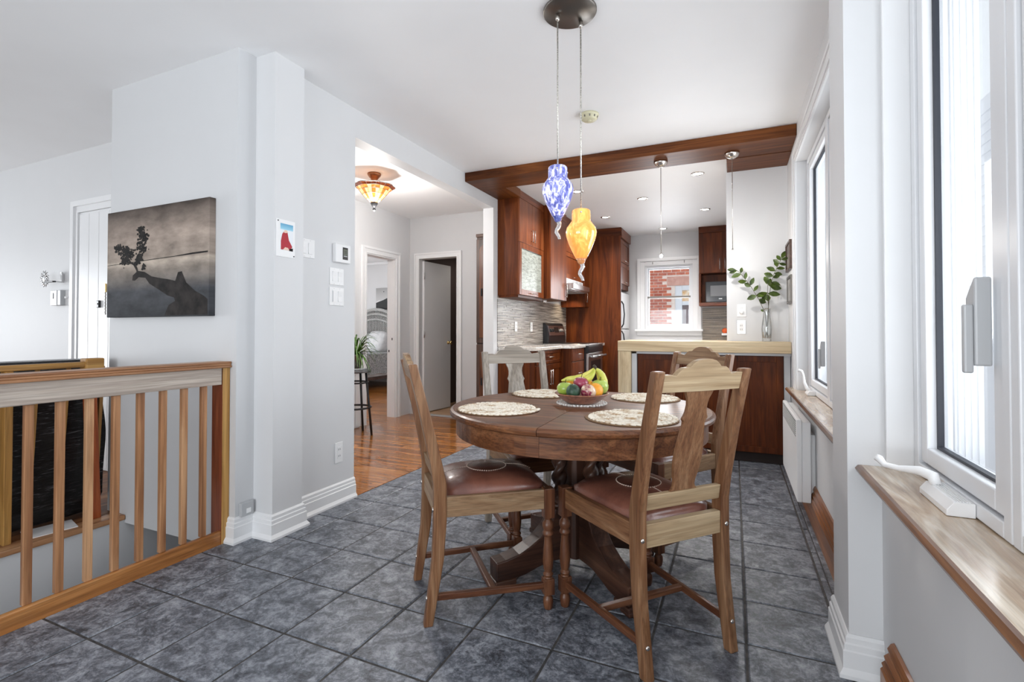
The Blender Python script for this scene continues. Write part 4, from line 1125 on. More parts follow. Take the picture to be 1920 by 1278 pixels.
for cx, cz, rx_, rz_, n in ((0.12, 0.655, 0.045, 0.03, 16), (0.20, 0.61, 0.07, 0.05, 30), (0.20, 0.53, 0.05, 0.05, 24), (0.25, 0.575, 0.04, 0.05, 12), (0.355, 0.79, 0.035, 0.05, 18), (0.385, 0.73, 0.045, 0.05, 24), (0.37, 0.64, 0.05, 0.06, 26), (0.34, 0.54, 0.04, 0.05, 18), (0.39, 0.45, 0.015, 0.03, 6)):
    for k in range(n * 3):
        u = cx + random.gauss(0, rx_ * 0.5); v = cz + random.gauss(0, rz_ * 0.5); r = random.uniform(0.005, 0.013)
        pts = [onc(u + r * math.cos(q * PI / 3 + k), v + r * 1.35 * math.sin(q * PI / 3 + k) * random.uniform(.6, 1)) for q in range(6)]
        yy = 1.8088 + random.uniform(0, 0.0004)
        m.add([(a, yy, c) for a, c in pts], [tuple(range(6))])
m.build('printed_foliage', M['ink2'], cv, kind='stuff')

# sun shaped candle sconce on the far left wall
sc = thing('wall_sconce', (-5.43, 2.30, 1.58), 'sun shaped metal candle sconce on the far left wall', 'sconce')
m = MB().lathe([(0.001, -0.004), (0.03, -0.004), (0.034, 0.0), (0.03, 0.006), (0.001, 0.008)], 16)
m.xf(Matrix.Translation((-5.50, 2.28, 1.60)) @ Matrix.Rotation(PI / 2, 4, 'X'))
m.build('sun_disc', M['steel'], sc)
m = MB()
for k in range(12):
    a = 2 * PI * k / 12
    pts = []
    for t in (0, 0.33, 0.66, 1):
        r = 0.03 + 0.045 * t; w = a + 0.25 * math.sin(t * 5)
        pts.append((-5.50 + r * math.cos(w), 2.28, 1.60 + r * math.sin(w)))
    m.tube(pts, [0.007, 0.007, 0.005, 0.002], 6)
m.build('sun_rays', M['steel'], sc)
bx(-5.50, 2.275, 1.565, -5.36, 2.30, 1.577).build('bracket_arm', M['iron'], sc, bevel=0.002)
m = MB().prism([(-5.395, 1.577), (-5.36, 1.577), (-5.36, 1.64), (-5.368, 1.656), (-5.378, 1.66), (-5.388, 1.656), (-5.395, 1.64)], lambda a, b: (a, 2.34, b), lambda a, b: (a, 2.352, b))
m.box(-5.385, 2.30, 1.567, -5.372, 2.36, 1.575); m.build('back_plate', M['steel'], sc)
# thermostat / doorbell chime by the entry door
kp = thing('wall_thermostat', (-5.37, 2.32, 1.37), 'white and grey thermostat box by the entry door', 'thermostat')
bx(-5.49, 2.315, 1.365, -5.385, 2.36, 1.50).build('case', M['white_plastic'], kp, bevel=0.006)
bx(-5.465, 2.311, 1.425, -5.435, 2.315, 1.475).build('display', M['black'], kp)
bx(-5.383, 2.32, 1.367, -5.335, 2.36, 1.50).build('side_vent', M['grey_plastic'], kp, bevel=0.004)
sw = thing('light_switch', (-5.30, 2.35, 1.37), 'white toggle light switch next to the entry door casing', 'switch')
bx(-5.333, 2.353, 1.37, -5.262, 2.36, 1.495).build('wall_plate', M['white_plastic'], sw, bevel=0.003)
bx(-5.306, 2.335, 1.425, -5.288, 2.353, 1.445).build('toggle', M['white_plastic'], sw, bevel=0.003)
# entry door
dz = 2.155
casing('trim_9', 'x', 2.36, -5.12, -4.2, dz, -1, 0.10, 0.022)
d1 = thing('door_1', (-4.66, 2.352, 0), None, None); d1['kind'] = 'structure'
bx(-5.118, 2.351, 0.004, -4.202, 2.3595, dz - 0.002).build('door_leaf', M['trim'], d1)
xs = -5.10
for k in range(6):
    bx(xs, 2.343, 0.02, xs + 0.144, 2.351, dz - 0.02).build('door_board', M['trim'], d1, bevel=0.003); xs += 0.147
bx(-4.80, 2.325, 1.335, -4.765, 2.343, 1.395).build('deadbolt', M['black'], d1, bevel=0.004)
bx(-4.79, 2.318, 1.36, -4.777, 2.325, 1.372).build('thumb_turn', M['steel'], d1)
bx(-4.702, 2.330, 1.46, -4.68, 2.343, 1.53).build('chain_catch', M['brass'], d1, bevel=0.003)
m = MB()
for k in range(14): m.ball((-4.688 + 0.004 * (k % 2), 2.335, 1.452 - k * 0.013), 0.008, 8, 5, 0.7, 0.5, 1.0)
m.build('door_chain', M['bronze'], d1)

# ---- on the white pilaster and the left wall (x = XL)
def wbox(x, y0, z0, y1, z1, t): return MB().box(x, y0, z0, x + t, y1, z1)
ph = thing('photo_holder', (-2.32, 2.03, 1.60), 'clear acrylic photo holder with a red and blue snapshot on the white pilaster', 'picture')
PX = -2.3215
bx(PX, 1.972, 1.562, PX + 0.004, 2.10, 1.772).build('acrylic_plate', M['white_plastic'], ph, bevel=0.001)
m_, nt, b = newmat('snapshot_sky')
tc = N(nt, 'ShaderNodeTexCoord'); sx_ = N(nt, 'ShaderNodeSeparateXYZ'); nt.links.new(tc.outputs['Object'], sx_.inputs[0])
nt.links.new(ramp(nt, [(0.0, s2l(225, 228, 232)), (0.115, s2l(226, 230, 234)), (0.118, s2l(150, 205, 225)), (0.16, s2l(60, 140, 185))], sx_.outputs[2]), b.inputs['Base Color'])
ph_ = bx(PX + 0.004, 1.998, 1.600, PX + 0.0046, 2.085, 1.75).build('snapshot', m_, ph)
M['red'] = plain('red_print', s2l(170, 28, 44), 0.5); M['skin'] = plain('pale_print', s2l(226, 196, 178), 0.5)
def fl2(poly, mat, nm, d): 
    MB().prism(poly, lambda a, b: (PX + 0.0046, a, b), lambda a, b: (PX + 0.0046 + d, a, b)).build(nm, mat, ph)
fl2([(2.001, 1.602), (2.001, 1.650), (2.010, 1.690), (2.020, 1.705), (2.034, 1.708), (2.046, 1.702), (2.056, 1.66), (2.080, 1.625), (2.070, 1.612), (2.05, 1.602)], M['red'], 'red_figure', 0.0004)
fl2([(2.018, 1.700), (2.028, 1.716), (2.044, 1.714), (2.048, 1.704), (2.034, 1.698)], M['skin'], 'face_print', 0.0006)
fl2([(2.015, 1.602), (2.030, 1.618), (2.050, 1.616), (2.060, 1.602)], M['skin'], 'hand_print', 0.0006)
fl2([(2.055, 1.600), (2.060, 1.612), (2.084, 1.618), (2.084, 1.600)], M['ink'], 'dark_print', 0.0005)
for yy, zz in ((1.982, 1.762), (2.091, 1.572)): bx(PX + 0.004, yy - 0.003, zz - 0.003, PX + 0.007, yy + 0.003, zz + 0.003).build('fixing_pin', M['iron'], ph)
def switch2(y0, y1, z0, z1, label, style):
    t = thing('light_switch', (XL, (y0 + y1) / 2, z0), label, 'switch')
    wbox(XL, y0, z0, y1, z1, 0.006).build('wall_plate', M['white_plastic'], t, bevel=0.002)
    w = (y1 - y0); h = z1 - z0; zc = (z0 + z1) / 2
    for k in range(2):
        c_ = y0 + w * (0.30 + 0.40 * k)
        if style == 'rocker' or (style == 'mixed' and k == 1):
            MB().prism([(XL + 0.006, zc - h * 0.29), (XL + 0.011, zc - h * 0.29), (XL + 0.008, zc), (XL + 0.012, zc + h * 0.29), (XL + 0.006, zc + h * 0.29)], lambda a, b: (a, c_ - w * 0.13, b), lambda a, b: (a, c_ + w * 0.13, b)).build('rocker', M['white_plastic'], t)
        else:
            wbox(XL + 0.006, c_ - w * 0.14, zc - h * 0.34, c_ + w * 0.14, zc + h * 0.36, 0.003).build('dimmer_plate', M['white_plastic'], t, bevel=0.001)
            wbox(XL + 0.009, c_ - w * 0.12, zc - h * 0.30, c_ - w * 0.09, zc + h * 0.30, 0.002).build('slider', M['grey_plastic'], t)
        for zz in (z0 + h * 0.07, z1 - h * 0.07):
            wbox(XL + 0.006, c_ - 0.002, zz - 0.002, c_ + 0.002, zz + 0.002, 0.001).build('screw', M['steel'], t)
    return t
switch2(2.213, 2.332, 1.597, 1.712, 'white double light switch nearest the acrylic photo holder', 'rocker')
switch2(2.462, 2.588, 1.448, 1.560, 'white double rocker switch directly under the thermostat', 'rocker')
switch2(2.460, 2.590, 1.312, 1.432, 'white dimmer and rocker plate, lowest of the switches under the thermostat', 'mixed')
th = thing('thermostat', (XL, 2.55, 1.60), 'white thermostat with a dark display above two switch plates', 'thermostat')
wbox(XL, 2.487, 1.598, 2.625, 1.722, 0.032).build('case', M['white_plastic'], th, bevel=0.005)
wbox(XL + 0.032, 2.548, 1.620, 2.596, 1.702, 0.002).build('bezel', M['black'], th, bevel=0.004)
M['lcd'] = plain('green_grey_lcd', s2l(92, 98, 84), 0.3)
wbox(XL + 0.034, 2.554, 1.650, 2.590, 1.690, 0.0006).build('display', M['lcd'], th)
for k, zz in enumerate((1.660, 1.668, 1.676)): wbox(XL + 0.0346, 2.560, zz, 2.584, zz + 0.003, 0.0004).build('readout', M['black'], th)
wbox(XL + 0.034, 2.556, 1.640, 2.588, 1.646, 0.001).build('button', M['grey_plastic'], th)
def outlet(x, y0, y1, z0, z1, label, plane='x', mat=None, name='wall_outlet'):
    t = thing(name, (x, (y0 + y1) / 2, z0), label, 'outlet')
    wbox(x, y0, z0, y1, z1, 0.006).build('wall_plate', mat or M['white_plastic'], t, bevel=0.002)
    c_ = (y0 + y1) / 2; w = (y1 - y0); h = z1 - z0
    wbox(x + 0.006, c_ - w * 0.24, z0 + h * 0.2, c_ + w * 0.24, z1 - h * 0.2, 0.002).build('receptacle', M['white_plastic'], t, bevel=0.001)
    for zz in (z0 + h * 0.34, z0 + h * 0.66):
        for s_ in (-1, 1): wbox(x + 0.008, c_ + s_ * w * 0.1 - 0.0015, zz - 0.006, c_ + s_ * w * 0.1 + 0.0015, zz + 0.006, 0.0005).build('slot', M['black'], t)
    return t
outlet(XL, 2.517, 2.587, 0.268, 0.402, 'white wall outlet low on the wall left of the hall opening')
pj_ = thing('phone_jack', (-2.47, 1.905, 0.14), 'grey phone jack box just above the baseboard left of the pilaster', 'jack')
wbox(-2.4695, 1.868, 0.132, 1.945, 0.205, 0.024).build('jack_box', M['cream_grey'] if 'cream_grey' in M else M['grey_plastic'], pj_, bevel=0.004)
wbox(-2.4455, 1.898, 0.145, 1.925, 0.170, 0.002).build('socket', M['white_plastic'], pj_)

# smoke detector
sd = thing('smoke_detector', (-0.94, 3.46, CZ), 'cream round smoke detector on the ceiling behind the pendant cord', 'smoke detector')
MB().lathe([(0.002, -0.045), (0.045, -0.045), (0.055, -0.038), (0.060, -0.02), (0.066, -0.016), (0.068, 0.0), (0.002, 0.0)], 28).build('case', M['cream'], sd, local=True)
MB().lathe([(0.002, -0.049), (0.016, -0.049), (0.018, -0.045), (0.002, -0.044)], 16).build('test_button', M['cream'], sd, local=True)
m = MB()
for k in range(10):
    a = 2 * PI * k / 10; m.bar((0.057 * math.cos(a), 0.057 * math.sin(a), -0.034), (0.061 * math.cos(a), 0.061 * math.sin(a), -0.02), 0.008, 0.003)
m.build('vent_slot', M['bronze'], sd, local=True)

# ================================================================ BEAM, BAR, PENINSULA
cb = thing('ceiling_beam', (-1.0, 4.6, 2.61), 'dark stained wooden ceiling beam frame between dining room and kitchen', 'beam')
BZ = 2.612
bx(XL + 0.002, 4.245, BZ, XR - 0.002, 4.60, CZ - 0.001).build('front_beam', BM['x'], cb, bevel=0.002)
bx(XL + 0.002, 4.601, BZ, -2.13, 4.985, CZ - 0.001).build('left_return', BM['y'], cb, bevel=0.002)
bx(-0.05, 4.601, BZ - 0.004, XR - 0.002, 4.984, CZ - 0.001).build('right_return', BM['x'], cb, bevel=0.002)

bar = thing('bar_counter', (-0.28, 4.86, 0), 'pale maple bar counter with a thick top and leg, at the end of the peninsula', 'bar')
bx(-1.012, 4.725, 0.952, XR - 0.002, 4.984, 1.050).build('bar_top', MP['x'], bar, bevel=0.004)
bx(-1.012, 4.9845, 0.952, -0.06, 5.35, 1.050).build('bar_top', MP['x'], bar, bevel=0.004)
bx(-1.010, 4.728, 0.0, -0.890, 5.34, 0.951).build('bar_leg', MP['z'], bar, bevel=0.004)
pc = thing('peninsula_cabinet', (-0.25, 4.9, 0), 'dark cherry panelled back of the peninsula beneath the pale bar top', 'cabinet')
PY = 4.79
m = MB().box(-0.886, PY - 0.03, 0.0, -0.842, 4.983, 0.93).box(-0.842, PY - 0.03, 0.93, XR - 0.003, 4.983, 0.951)
m.build('grey_filler', M['wallg'], pc)
bx(-0.840, PY + 0.03, 0.002, 0.385, 4.983, 0.085).build('toe_kick', M['dark'], pc)
bx(-0.840, PY + 0.02, 0.086, 0.400, 4.983, 0.929).build('carcass', CH['z'], pc)
def panel_door(nm, parent, axis, plane, out, a0, a1, z0, z1, mat, t=0.02, w=0.055, rec=0.008):
    """frame and recessed panel. axis 'x': lies in plane y=plane; 'y': lies in plane x=plane"""
    def bb(p0, p1, q0, q1, d0, d1):
        if axis == 'x': return (p0, plane + out * d0, q0, p1, plane + out * d1, q1)
        return (plane + out * d0, p0, q0, plane + out * d1, p1, q1)
    f = MB().box(*bb(a0, a0 + w, z0, z1, 0, t)).box(*bb(a1 - w, a1, z0, z1, 0, t)).box(*bb(a0 + w, a1 - w, z0, z0 + w, 0, t)).box(*bb(a0 + w, a1 - w, z1 - w, z1, 0, t))
    fo = f.build(nm, mat['z'], parent, bevel=0.0015)
    MB().box(*bb(a0 + w, a1 - w, z0 + w, z1 - w, 0, t - rec)).build('panel', mat['z'], fo)
    return fo
ax_ = [-0.838, -0.432, -0.026, 0.384]
for a0, a1 in zip(ax_, ax_[1:]):
    panel_door('back_panel', pc, 'x', PY + 0.0195, -1, a0 + 0.002, a1 - 0.002, 0.092, 0.925, CH, w=0.05)
bx(0.387, PY + 0.005, 0.002, 0.435, PY + 0.10, 0.929).build('side_filler', M['wallg'], pc)

# bar pendants
def bar_pendant(x, y, label):
    t = thing('bar_pendant', (x, y, BZ), label, 'lamp', 'bar pendants under the beam')
    MB().lathe([(0.002, -0.05), (0.02, -0.048), (0.045, -0.034), (0.056, -0.016), (0.058, -0.001), (0.002, -0.001)], 24).build('canopy', M['nickel'], t, local=True)
    zb = 1.815 - BZ
    MB().tube([(0, 0, -0.048), (0, 0, zb)], 0.0028, 8).build('rod', M['nickel'], t, local=True)
    MB().lathe([(0.002, zb + 0.004), (0.007, zb + 0.004), (0.009, zb - 0.012), (0.002, zb - 0.014)], 12).build('lamp_socket', M['nickel'], t, local=True)
    MB().ball((0, 0, zb - 0.024), 0.013, 12, 8).build('bulb', M['bulb'], t, local=True)
    point('halogen_light', (x, y, 1.815 - 0.055), 5.5, (1.0, 0.97, 0.93), 0.008)
    return t
M['bulb'] = glow('glowing_halogen', (1, 0.97, 0.92), 30)
bar_pendant(-0.570, 4.43, 'thin rod pendant with a bare bulb, the left one of the two under the beam')
bar_pendant(-0.005, 4.45, 'thin rod pendant with a bare bulb, the right one of the two under the beam')

# recessed ceiling lights of the kitchen
M['lamp_on'] = glow('recessed_lamp_face', (1, 0.95, 0.86), 9)
for x, y, lab in ((-0.97, 5.93, 'recessed kitchen ceiling light in the middle, just left of the left pendant rod'), (-1.598, 6.70, 'recessed kitchen ceiling light nearest the orange pendant shade'),
                  (-0.318, 5.204, 'recessed kitchen ceiling light nearest the beam, between both bar pendants'), (-0.327, 6.78, 'recessed kitchen ceiling light right of the window, in front of the wall cabinet'),
                  (-0.975, 7.80, 'recessed kitchen ceiling light closest to the kitchen window'), (-1.585, 5.33, 'recessed kitchen ceiling light right beside the blue pendant shade')):
    t = thing('recessed_light', (x, y, CZ), lab, 'ceiling light', 'recessed kitchen lights')
    MB().lathe([(0.042, -0.001), (0.046, -0.006), (0.058, -0.007), (0.064, -0.001)], 24, cap=False).build('trim_ring', M['nickel'], t, local=True)
    MB().lathe([(0.002, -0.001), (0.042, -0.001), (0.042, -0.003), (0.002, -0.003)], 20).build('lamp_face', M['lamp_on'], t, local=True)
    spot('recessed_spot', (x, y, CZ - 0.02), 5 if y > 7.5 else (26 if y < 5.3 else 50), (1.0, 0.975, 0.95), 150, 0.04)

# ================================================================ KITCHEN CABINETS
def pull(parent, p, q, out, r=0.005):
    """bar handle between p and q, standing off along vector out"""
    p = Vector(p); q = Vector(q); o = Vector(out); d = (q - p).normalized()
    m = MB().tube([p + o - d * 0.012, q + o + d * 0.012], r, 8)
    m.tube([p, p + o], r * 0.8, 6).tube([q, q + o], r * 0.8, 6)
    return m.build('handle', M['nickel'], parent)
def slab_door(nm, parent, axis, plane, out, a0, a1, z0, z1, mat, t=0.02):
    if axis == 'x': b_ = (a0, plane, z0, a1, plane + out * t, z1)
    else: b_ = (plane, a0, z0, plane + out * t, a1, z1)
    return bx(*b_).build(nm, mat['z'], parent, bevel=0.0015)
KX = XL + 0.001
# first wall cabinet: two doors above a textured glass door
u1 = thing('wall_cabinet', (-2.28, 5.36, 1.54), 'tall cherry wall cabinet with a textured glass door, left end of the kitchen', 'cabinet', 'kitchen wall cabinets')
bx(KX, 4.986, 1.54, -2.162, 5.748, CZ - 0.001).build('carcass', CH['z'], u1, bevel=0.002)
bx(-2.162, 4.986, 2.615, -2.142, 5.748, CZ - 0.001).build('crown', CHL['y'], u1, bevel=0.002)
for a0, a1, hy in ((4.988, 5.365, 5.335), (5.369, 5.746, 5.40)):
    d = slab_door('door', u1, 'y', -2.162, 1, a0, a1, 2.13, 2.61, CHL)
    pull(d, (-2.142, hy, 2.18), (-2.142, hy, 2.30), (0.025, 0, 0))
M['rain_glass'] = None
m_, nt, b = newmat('textured_obscure_glass')
v = coords(nt, (1, 3, 14), False)
n1 = noise(nt, v, 4, 3, 0.5, 0.6)
nt.links.new(ramp(nt, [(0.35, s2l(126, 130, 122)), (0.65, s2l(172, 178, 170))], n1), b.inputs['Base Color'])
b.inputs['Roughness'].default_value = 0.35
bump(nt, b, n1, 0.2, 0.01); M['rain_glass'] = m_
m = MB(); w = 0.062
m.box(-2.162, 4.988, 1.545, -2.142, 4.988 + w, 2.126).box(-2.162, 5.746 - w, 1.545, -2.142, 5.746, 2.126).box(-2.162, 4.988 + w, 1.545, -2.142, 5.746 - w, 1.545 + w).box(-2.162, 4.988 + w, 2.126 - w, -2.142, 5.746 - w, 2.126)
gd = m.build('glass_door', CHL['z'], u1, bevel=0.002)
bx(-2.158, 4.988 + w, 1.545 + w, -2.152, 5.746 - w, 2.126 - w).build('pane', M['rain_glass'], gd)
pull(gd, (-2.142, 5.30, 1.575), (-2.142, 5.43, 1.575), (0.022, 0, 0), 0.004)
MB().lathe([(0.002, -0.012), (0.03, -0.012), (0.034, 0.0), (0.002, 0.0)], 16, (-2.25, 5.25, 1.539)).build('puck_light', M['nickel'], u1)
bx(-2.40, 4.99, 1.515, -2.16, 5.745, 1.5395).build('light_rail', CH['y'], u1)
u2 = thing('wall_cabinet', (-2.25, 6.05, 1.54), 'deeper cherry wall cabinet with one plain door, left of the range hood', 'cabinet', 'kitchen wall cabinets')
bx(KX, 5.75, 1.54, -2.072, 6.378, CZ - 0.001).build('carcass', CH['z'], u2, bevel=0.002)
bx(-2.072, 5.75, 2.60, -2.052, 6.378, CZ - 0.001).build('crown', CHL['y'], u2, bevel=0.002)
d = slab_door('door', u2, 'y', -2.072, 1, 5.752, 6.376, 1.545, 2.595, CHL)
pull(d, (-2.052, 6.33, 1.60), (-2.052, 6.33, 1.75), (0.026, 0, 0))
bx(-2.28, 6.0, 1.515, -2.24, 6.12, 1.5395).build('puck_light', M['nickel'], u2)
u3 = thing('wall_cabinet', (-2.25, 6.79, 1.85), 'cherry wall cabinet with two flap doors directly above the range hood', 'cabinet', 'kitchen wall cabinets')
bx(KX, 6.38, 1.86, -2.092, 7.20, CZ - 0.001).build('carcass', CH['z'], u3, bevel=0.002)
bx(-2.092, 6.38, 2.60, -2.072, 7.20, CZ - 0.001).build('crown', CHL['y'], u3, bevel=0.002)
for z0, z1 in ((1.865, 2.225), (2.23, 2.595)):
    d = panel_door('flap_door', u3, 'y', -2.092, 1, 6.384, 7.196, z0, z1, CHL, w=0.06)
    pull(d, (-2.072, 6.73, z0 + 0.03), (-2.072, 6.86, z0 + 0.03), (0.022, 0, 0), 0.004)
u4 = thing('wall_cabinet', (-2.25, 7.32, 1.50), 'narrow cherry wall cabinet between the range hood and the tall fridge panel', 'cabinet', 'kitchen wall cabinets')
bx(KX, 7.202, 1.50, -2.05, 7.444, CZ - 0.001).build('carcass', CH['z'], u4, bevel=0.002)
d = slab_door('door', u4, 'y', -2.05, 1, 7.204, 7.442, 1.505, 2.595, CH)
pull(d, (-2.03, 7.25, 1.58), (-2.03, 7.25, 1.73), (0.026, 0, 0))
hd = thing('range_hood', (-2.2, 6.79, 1.70), 'white and steel range hood above the stove', 'range hood')
bx(KX, 6.382, 1.70, -1.985, 7.198, 1.785).build('hood_body', M['steel'], hd, bevel=0.004)
bx(-1.985, 6.382, 1.715, -1.955, 7.198, 1.785).build('front_lip', M['steel'], hd, bevel=0.004)
bx(KX, 6.384, 1.786, -2.06, 7.196, 1.858).build('upper_band', M['white_plastic'], hd)
for k in range(4): bx(-2.06, 6.45 + k * 0.18, 1.795, -2.055, 6.60 + k * 0.18, 1.85).build('vent_panel', M['grey_plastic'], hd)
bx(-2.35, 6.45, 1.692, -2.02, 7.12, 1.70).build('filter', M['grey_plastic'], hd)
spot('hood_light', (-2.2, 7.05, 1.68), 7, (1.0, 0.8, 0.55), 130, 0.03)
# backsplash of stacked mosaic strips
m_, nt, b = newmat('stacked_strip_mosaic')
v = coords(nt, (2.2, 2.2, 85), False)
n1 = noise(nt, v, 1.0, 3, 0.6)
nt.links.new(ramp(nt, [(0.34, s2l(92, 86, 80)), (0.47, s2l(150, 142, 134)), (0.56, s2l(186, 178, 168)), (0.68, s2l(216, 212, 204))], n1), b.inputs['Base Color'])
b.inputs['Roughness'].default_value = 0.25; bump(nt, b, n1, 0.35, 0.01); M['strip'] = m_
m_, nt, b = newmat('brown_strip_mosaic')
v = coords(nt, (2.2, 2.2, 85), False)
n1 = noise(nt, v, 1.0, 3, 0.6)
nt.links.new(ramp(nt, [(0.34, s2l(70, 62, 54)), (0.5, s2l(122, 110, 96)), (0.66, s2l(166, 154, 136))], n1), b.inputs['Base Color'])
b.inputs['Roughness'].default_value = 0.25; bump(nt, b, n1, 0.35, 0.01); M['strip2'] = m_
def strips(name, axis, plane, out, a0, a1, z0, z1, mat, nrow):
    m = MB(); h = (z1 - z0) / nrow
    for r in range(nrow):
        a = a0
        while a < a1 - 0.001:
            b_ = min(a1, a + random.uniform(0.10, 0.30)); t = random.uniform(0.006, 0.010)
            if axis == 'y': m.box(plane, a + .0006, z0 + r * h + .0008, plane + out * t, b_ - .0006, z0 + (r + 1) * h - .0008)
            else: m.box(a + .0006, plane, z0 + r * h + .0008, b_ - .0006, plane + out * t, z0 + (r + 1) * h - .0008)
            a = b_
    o = m.build(name, mat); o['kind'] = 'structure'; return o
strips('trim_10', 'y', XL, 1, 4.975, 7.444, 0.966, 1.538, M['strip'], 34)
strips('trim_11', 'x', 8.2, -1, -0.445, 0.46, 0.95, 1.50, M['strip2'], 32)
for y0, lab in ((5.43, 'white outlet on the mosaic backsplash, left of the two'), (5.93, 'white outlet on the mosaic backsplash, right one nearer the stove')):
    outlet(XL + 0.011, y0, y0 + 0.075, 1.135, 1.255, lab, name='backsplash_outlet')
# base cabinets
CTZ = 0.962
b1 = thing('base_cabinet', (-2.18, 5.42, 0), 'cherry base cabinet with one drawer over two doors, behind the far left chair', 'cabinet', 'kitchen base cabinets')
bx(KX, 4.99, 0.10, -1.972, 5.868, 0.924).build('carcass', CH['z'], b1, bevel=0.002)
bx(KX, 5.0, 0.0, -2.03, 5.868, 0.099).build('toe_kick', M['dark'], b1)
d = panel_door('drawer', b1, 'y', -1.972, 1, 5.02, 5.862, 0.765, 0.918, CH, w=0.035)
pull(d, (-1.952, 5.38, 0.842), (-1.952, 5.50, 0.842), (0.022, 0, 0), 0.004)
for a0, a1, hy in ((5.02, 5.438, 5.405), (5.444, 5.862, 5.475)):
    d = panel_door('door', b1, 'y', -1.972, 1, a0, a1, 0.115, 0.755, CH, w=0.06)
    pull(d, (-1.952, hy, 0.53), (-1.952, hy, 0.68), (0.026, 0, 0))
b2 = thing('base_cabinet', (-2.1, 6.13, 0), 'cherry base cabinet with a stack of drawers, stepping forward beside the stove', 'cabinet', 'kitchen base cabinets')
bx(KX, 5.87, 0.10, -1.832, 6.388, 0.924).build('carcass', CH['z'], b2, bevel=0.002)
bx(KX, 5.89, 0.0, -1.89, 6.388, 0.099).build('toe_kick', M['dark'], b2)
for z0, z1 in ((0.765, 0.918), (0.445, 0.755), (0.115, 0.435)):
    d = slab_door('drawer', b2, 'y', -1.832, 1, 5.875, 6.383, z0, z1, CHL)
    pull(d, (-1.812, 6.08, (z0 + z1) / 2 + 0.01), (-1.812, 6.20, (z0 + z1) / 2 + 0.01), (0.022, 0, 0), 0.004)
b3 = thing('base_cabinet', (-2.1, 7.3, 0), 'narrow cherry base cabinet between the stove and the tall fridge panel', 'cabinet', 'kitchen base cabinets')
bx(KX, 7.162, 0.0, -1.832, 7.444, 0.924).build('carcass', CH['z'], b3, bevel=0.002)
slab_door('door', b3, 'y', -1.832, 1, 7.167, 7.440, 0.115, 0.918, CH)
M['counter'] = mottled('pale_stone_counter', s2l(196, 188, 178), s2l(226, 220, 212), 40, 0.2, 5, coat=0.3)
ct = thing('countertop', (-2.1, 5.7, 0.925), 'pale stone countertop with a jogged front edge in the kitchen', 'countertop')
poly = [(XL + 0.012, 4.978), (-1.945, 4.978), (-1.935, 5.80), (-1.92, 5.84), (-1.82, 5.86), (-1.79, 5.90), (-1.79, 6.388), (XL + 0.012, 6.388)]
MB().prism(poly, lambda a, b: (a, b, 0.925), lambda a, b: (a, b, CTZ)).build('slab', M['counter'], ct, bevel=0.004)
bx(XL + 0.012, 7.162, 0.925, -1.79, 7.444, CTZ).build('slab', M['counter'], ct, bevel=0.004)
# stove
sv = thing('stove', (-2.1, 6.775, 0), 'black and steel electric stove with a curved back panel, between the kitchen cabinets', 'stove')
bx(XL + 0.012, 6.392, 0.02, -1.79, 7.158, 0.945).build('body', M['black'], sv, bevel=0.004)
bx(XL + 0.012, 6.390, 0.945, -1.745, 7.160, 0.968).build('cooktop', M['steel'], sv, bevel=0.004)
bx(-2.30, 6.42, 0.968, -1.80, 7.13, 0.971).build('glass_top', M['black'], sv)
bx(-1.79, 6.394, 0.30, -1.755, 7.156, 0.845).build('oven_door', M['steel'], sv, bevel=0.006)
bx(-1.755, 6.52, 0.42, -1.752, 7.03, 0.74).build('oven_window', M['black'], sv)
bx(-1.79, 6.394, 0.85, -1.75, 7.156, 0.943).build('front_panel', M['black'], sv, bevel=0.004)
bx(-1.79, 6.394, 0.06, -1.758, 7.156, 0.29).build('drawer', M['steel'], sv, bevel=0.006)
m = MB().tube([(-1.70, 6.42, 0.80), (-1.70, 7.13, 0.80)], 0.016, 10).tube([(-1.755, 6.46, 0.80), (-1.70, 6.46, 0.80)], 0.010, 8).tube([(-1.755, 7.09, 0.80), (-1.70, 7.09, 0.80)], 0.010, 8)
m.build('oven_handle', M['steel'], sv)
prof = [(-2.396, 0.968), (-2.32, 0.968), (-2.315, 1.06), (-2.335, 1.17), (-2.352, 1.225), (-2.372, 1.25), (-2.396, 1.255)]
bg_ = MB().prism(prof, lambda a, b: (a, 6.400, b), lambda a, b: (a, 7.150, b)).build('back_guard', M['black'], sv, bevel=0.006)
def onback(z): return -2.315 - (z - 1.06) * 0.182
MB().sweep([[(onback(z) + 0.001, 6.45, z), (onback(z) + 0.001, 7.10, z), (onback(z) - 0.01, 7.10, z), (onback(z) - 0.01, 6.45, z)] for z in (1.08, 1.215)]).build('control_panel', M['steel'], bg_)
MB().sweep([[(onback(z) + 0.003, 6.68, z), (onback(z) + 0.003, 6.87, z), (onback(z) - 0.01, 6.87, z), (onback(z) - 0.01, 6.68, z)] for z in (1.12, 1.195)]).build('clock_display', M['black'], bg_)
for yy in (6.52, 6.60, 6.95, 7.03):
    m = MB().lathe([(0.026, 0.0), (0.024, 0.02), (0.014, 0.024), (0.002, 0.024)], 14)
    m.xf(Matrix.Translation((onback(1.15), yy, 1.15)) @ Matrix.Rotation(PI / 2 - 0.18, 4, 'Y'))
    m.build('knob', M['nickel'] if yy > 6.9 else M['black'], bg_)
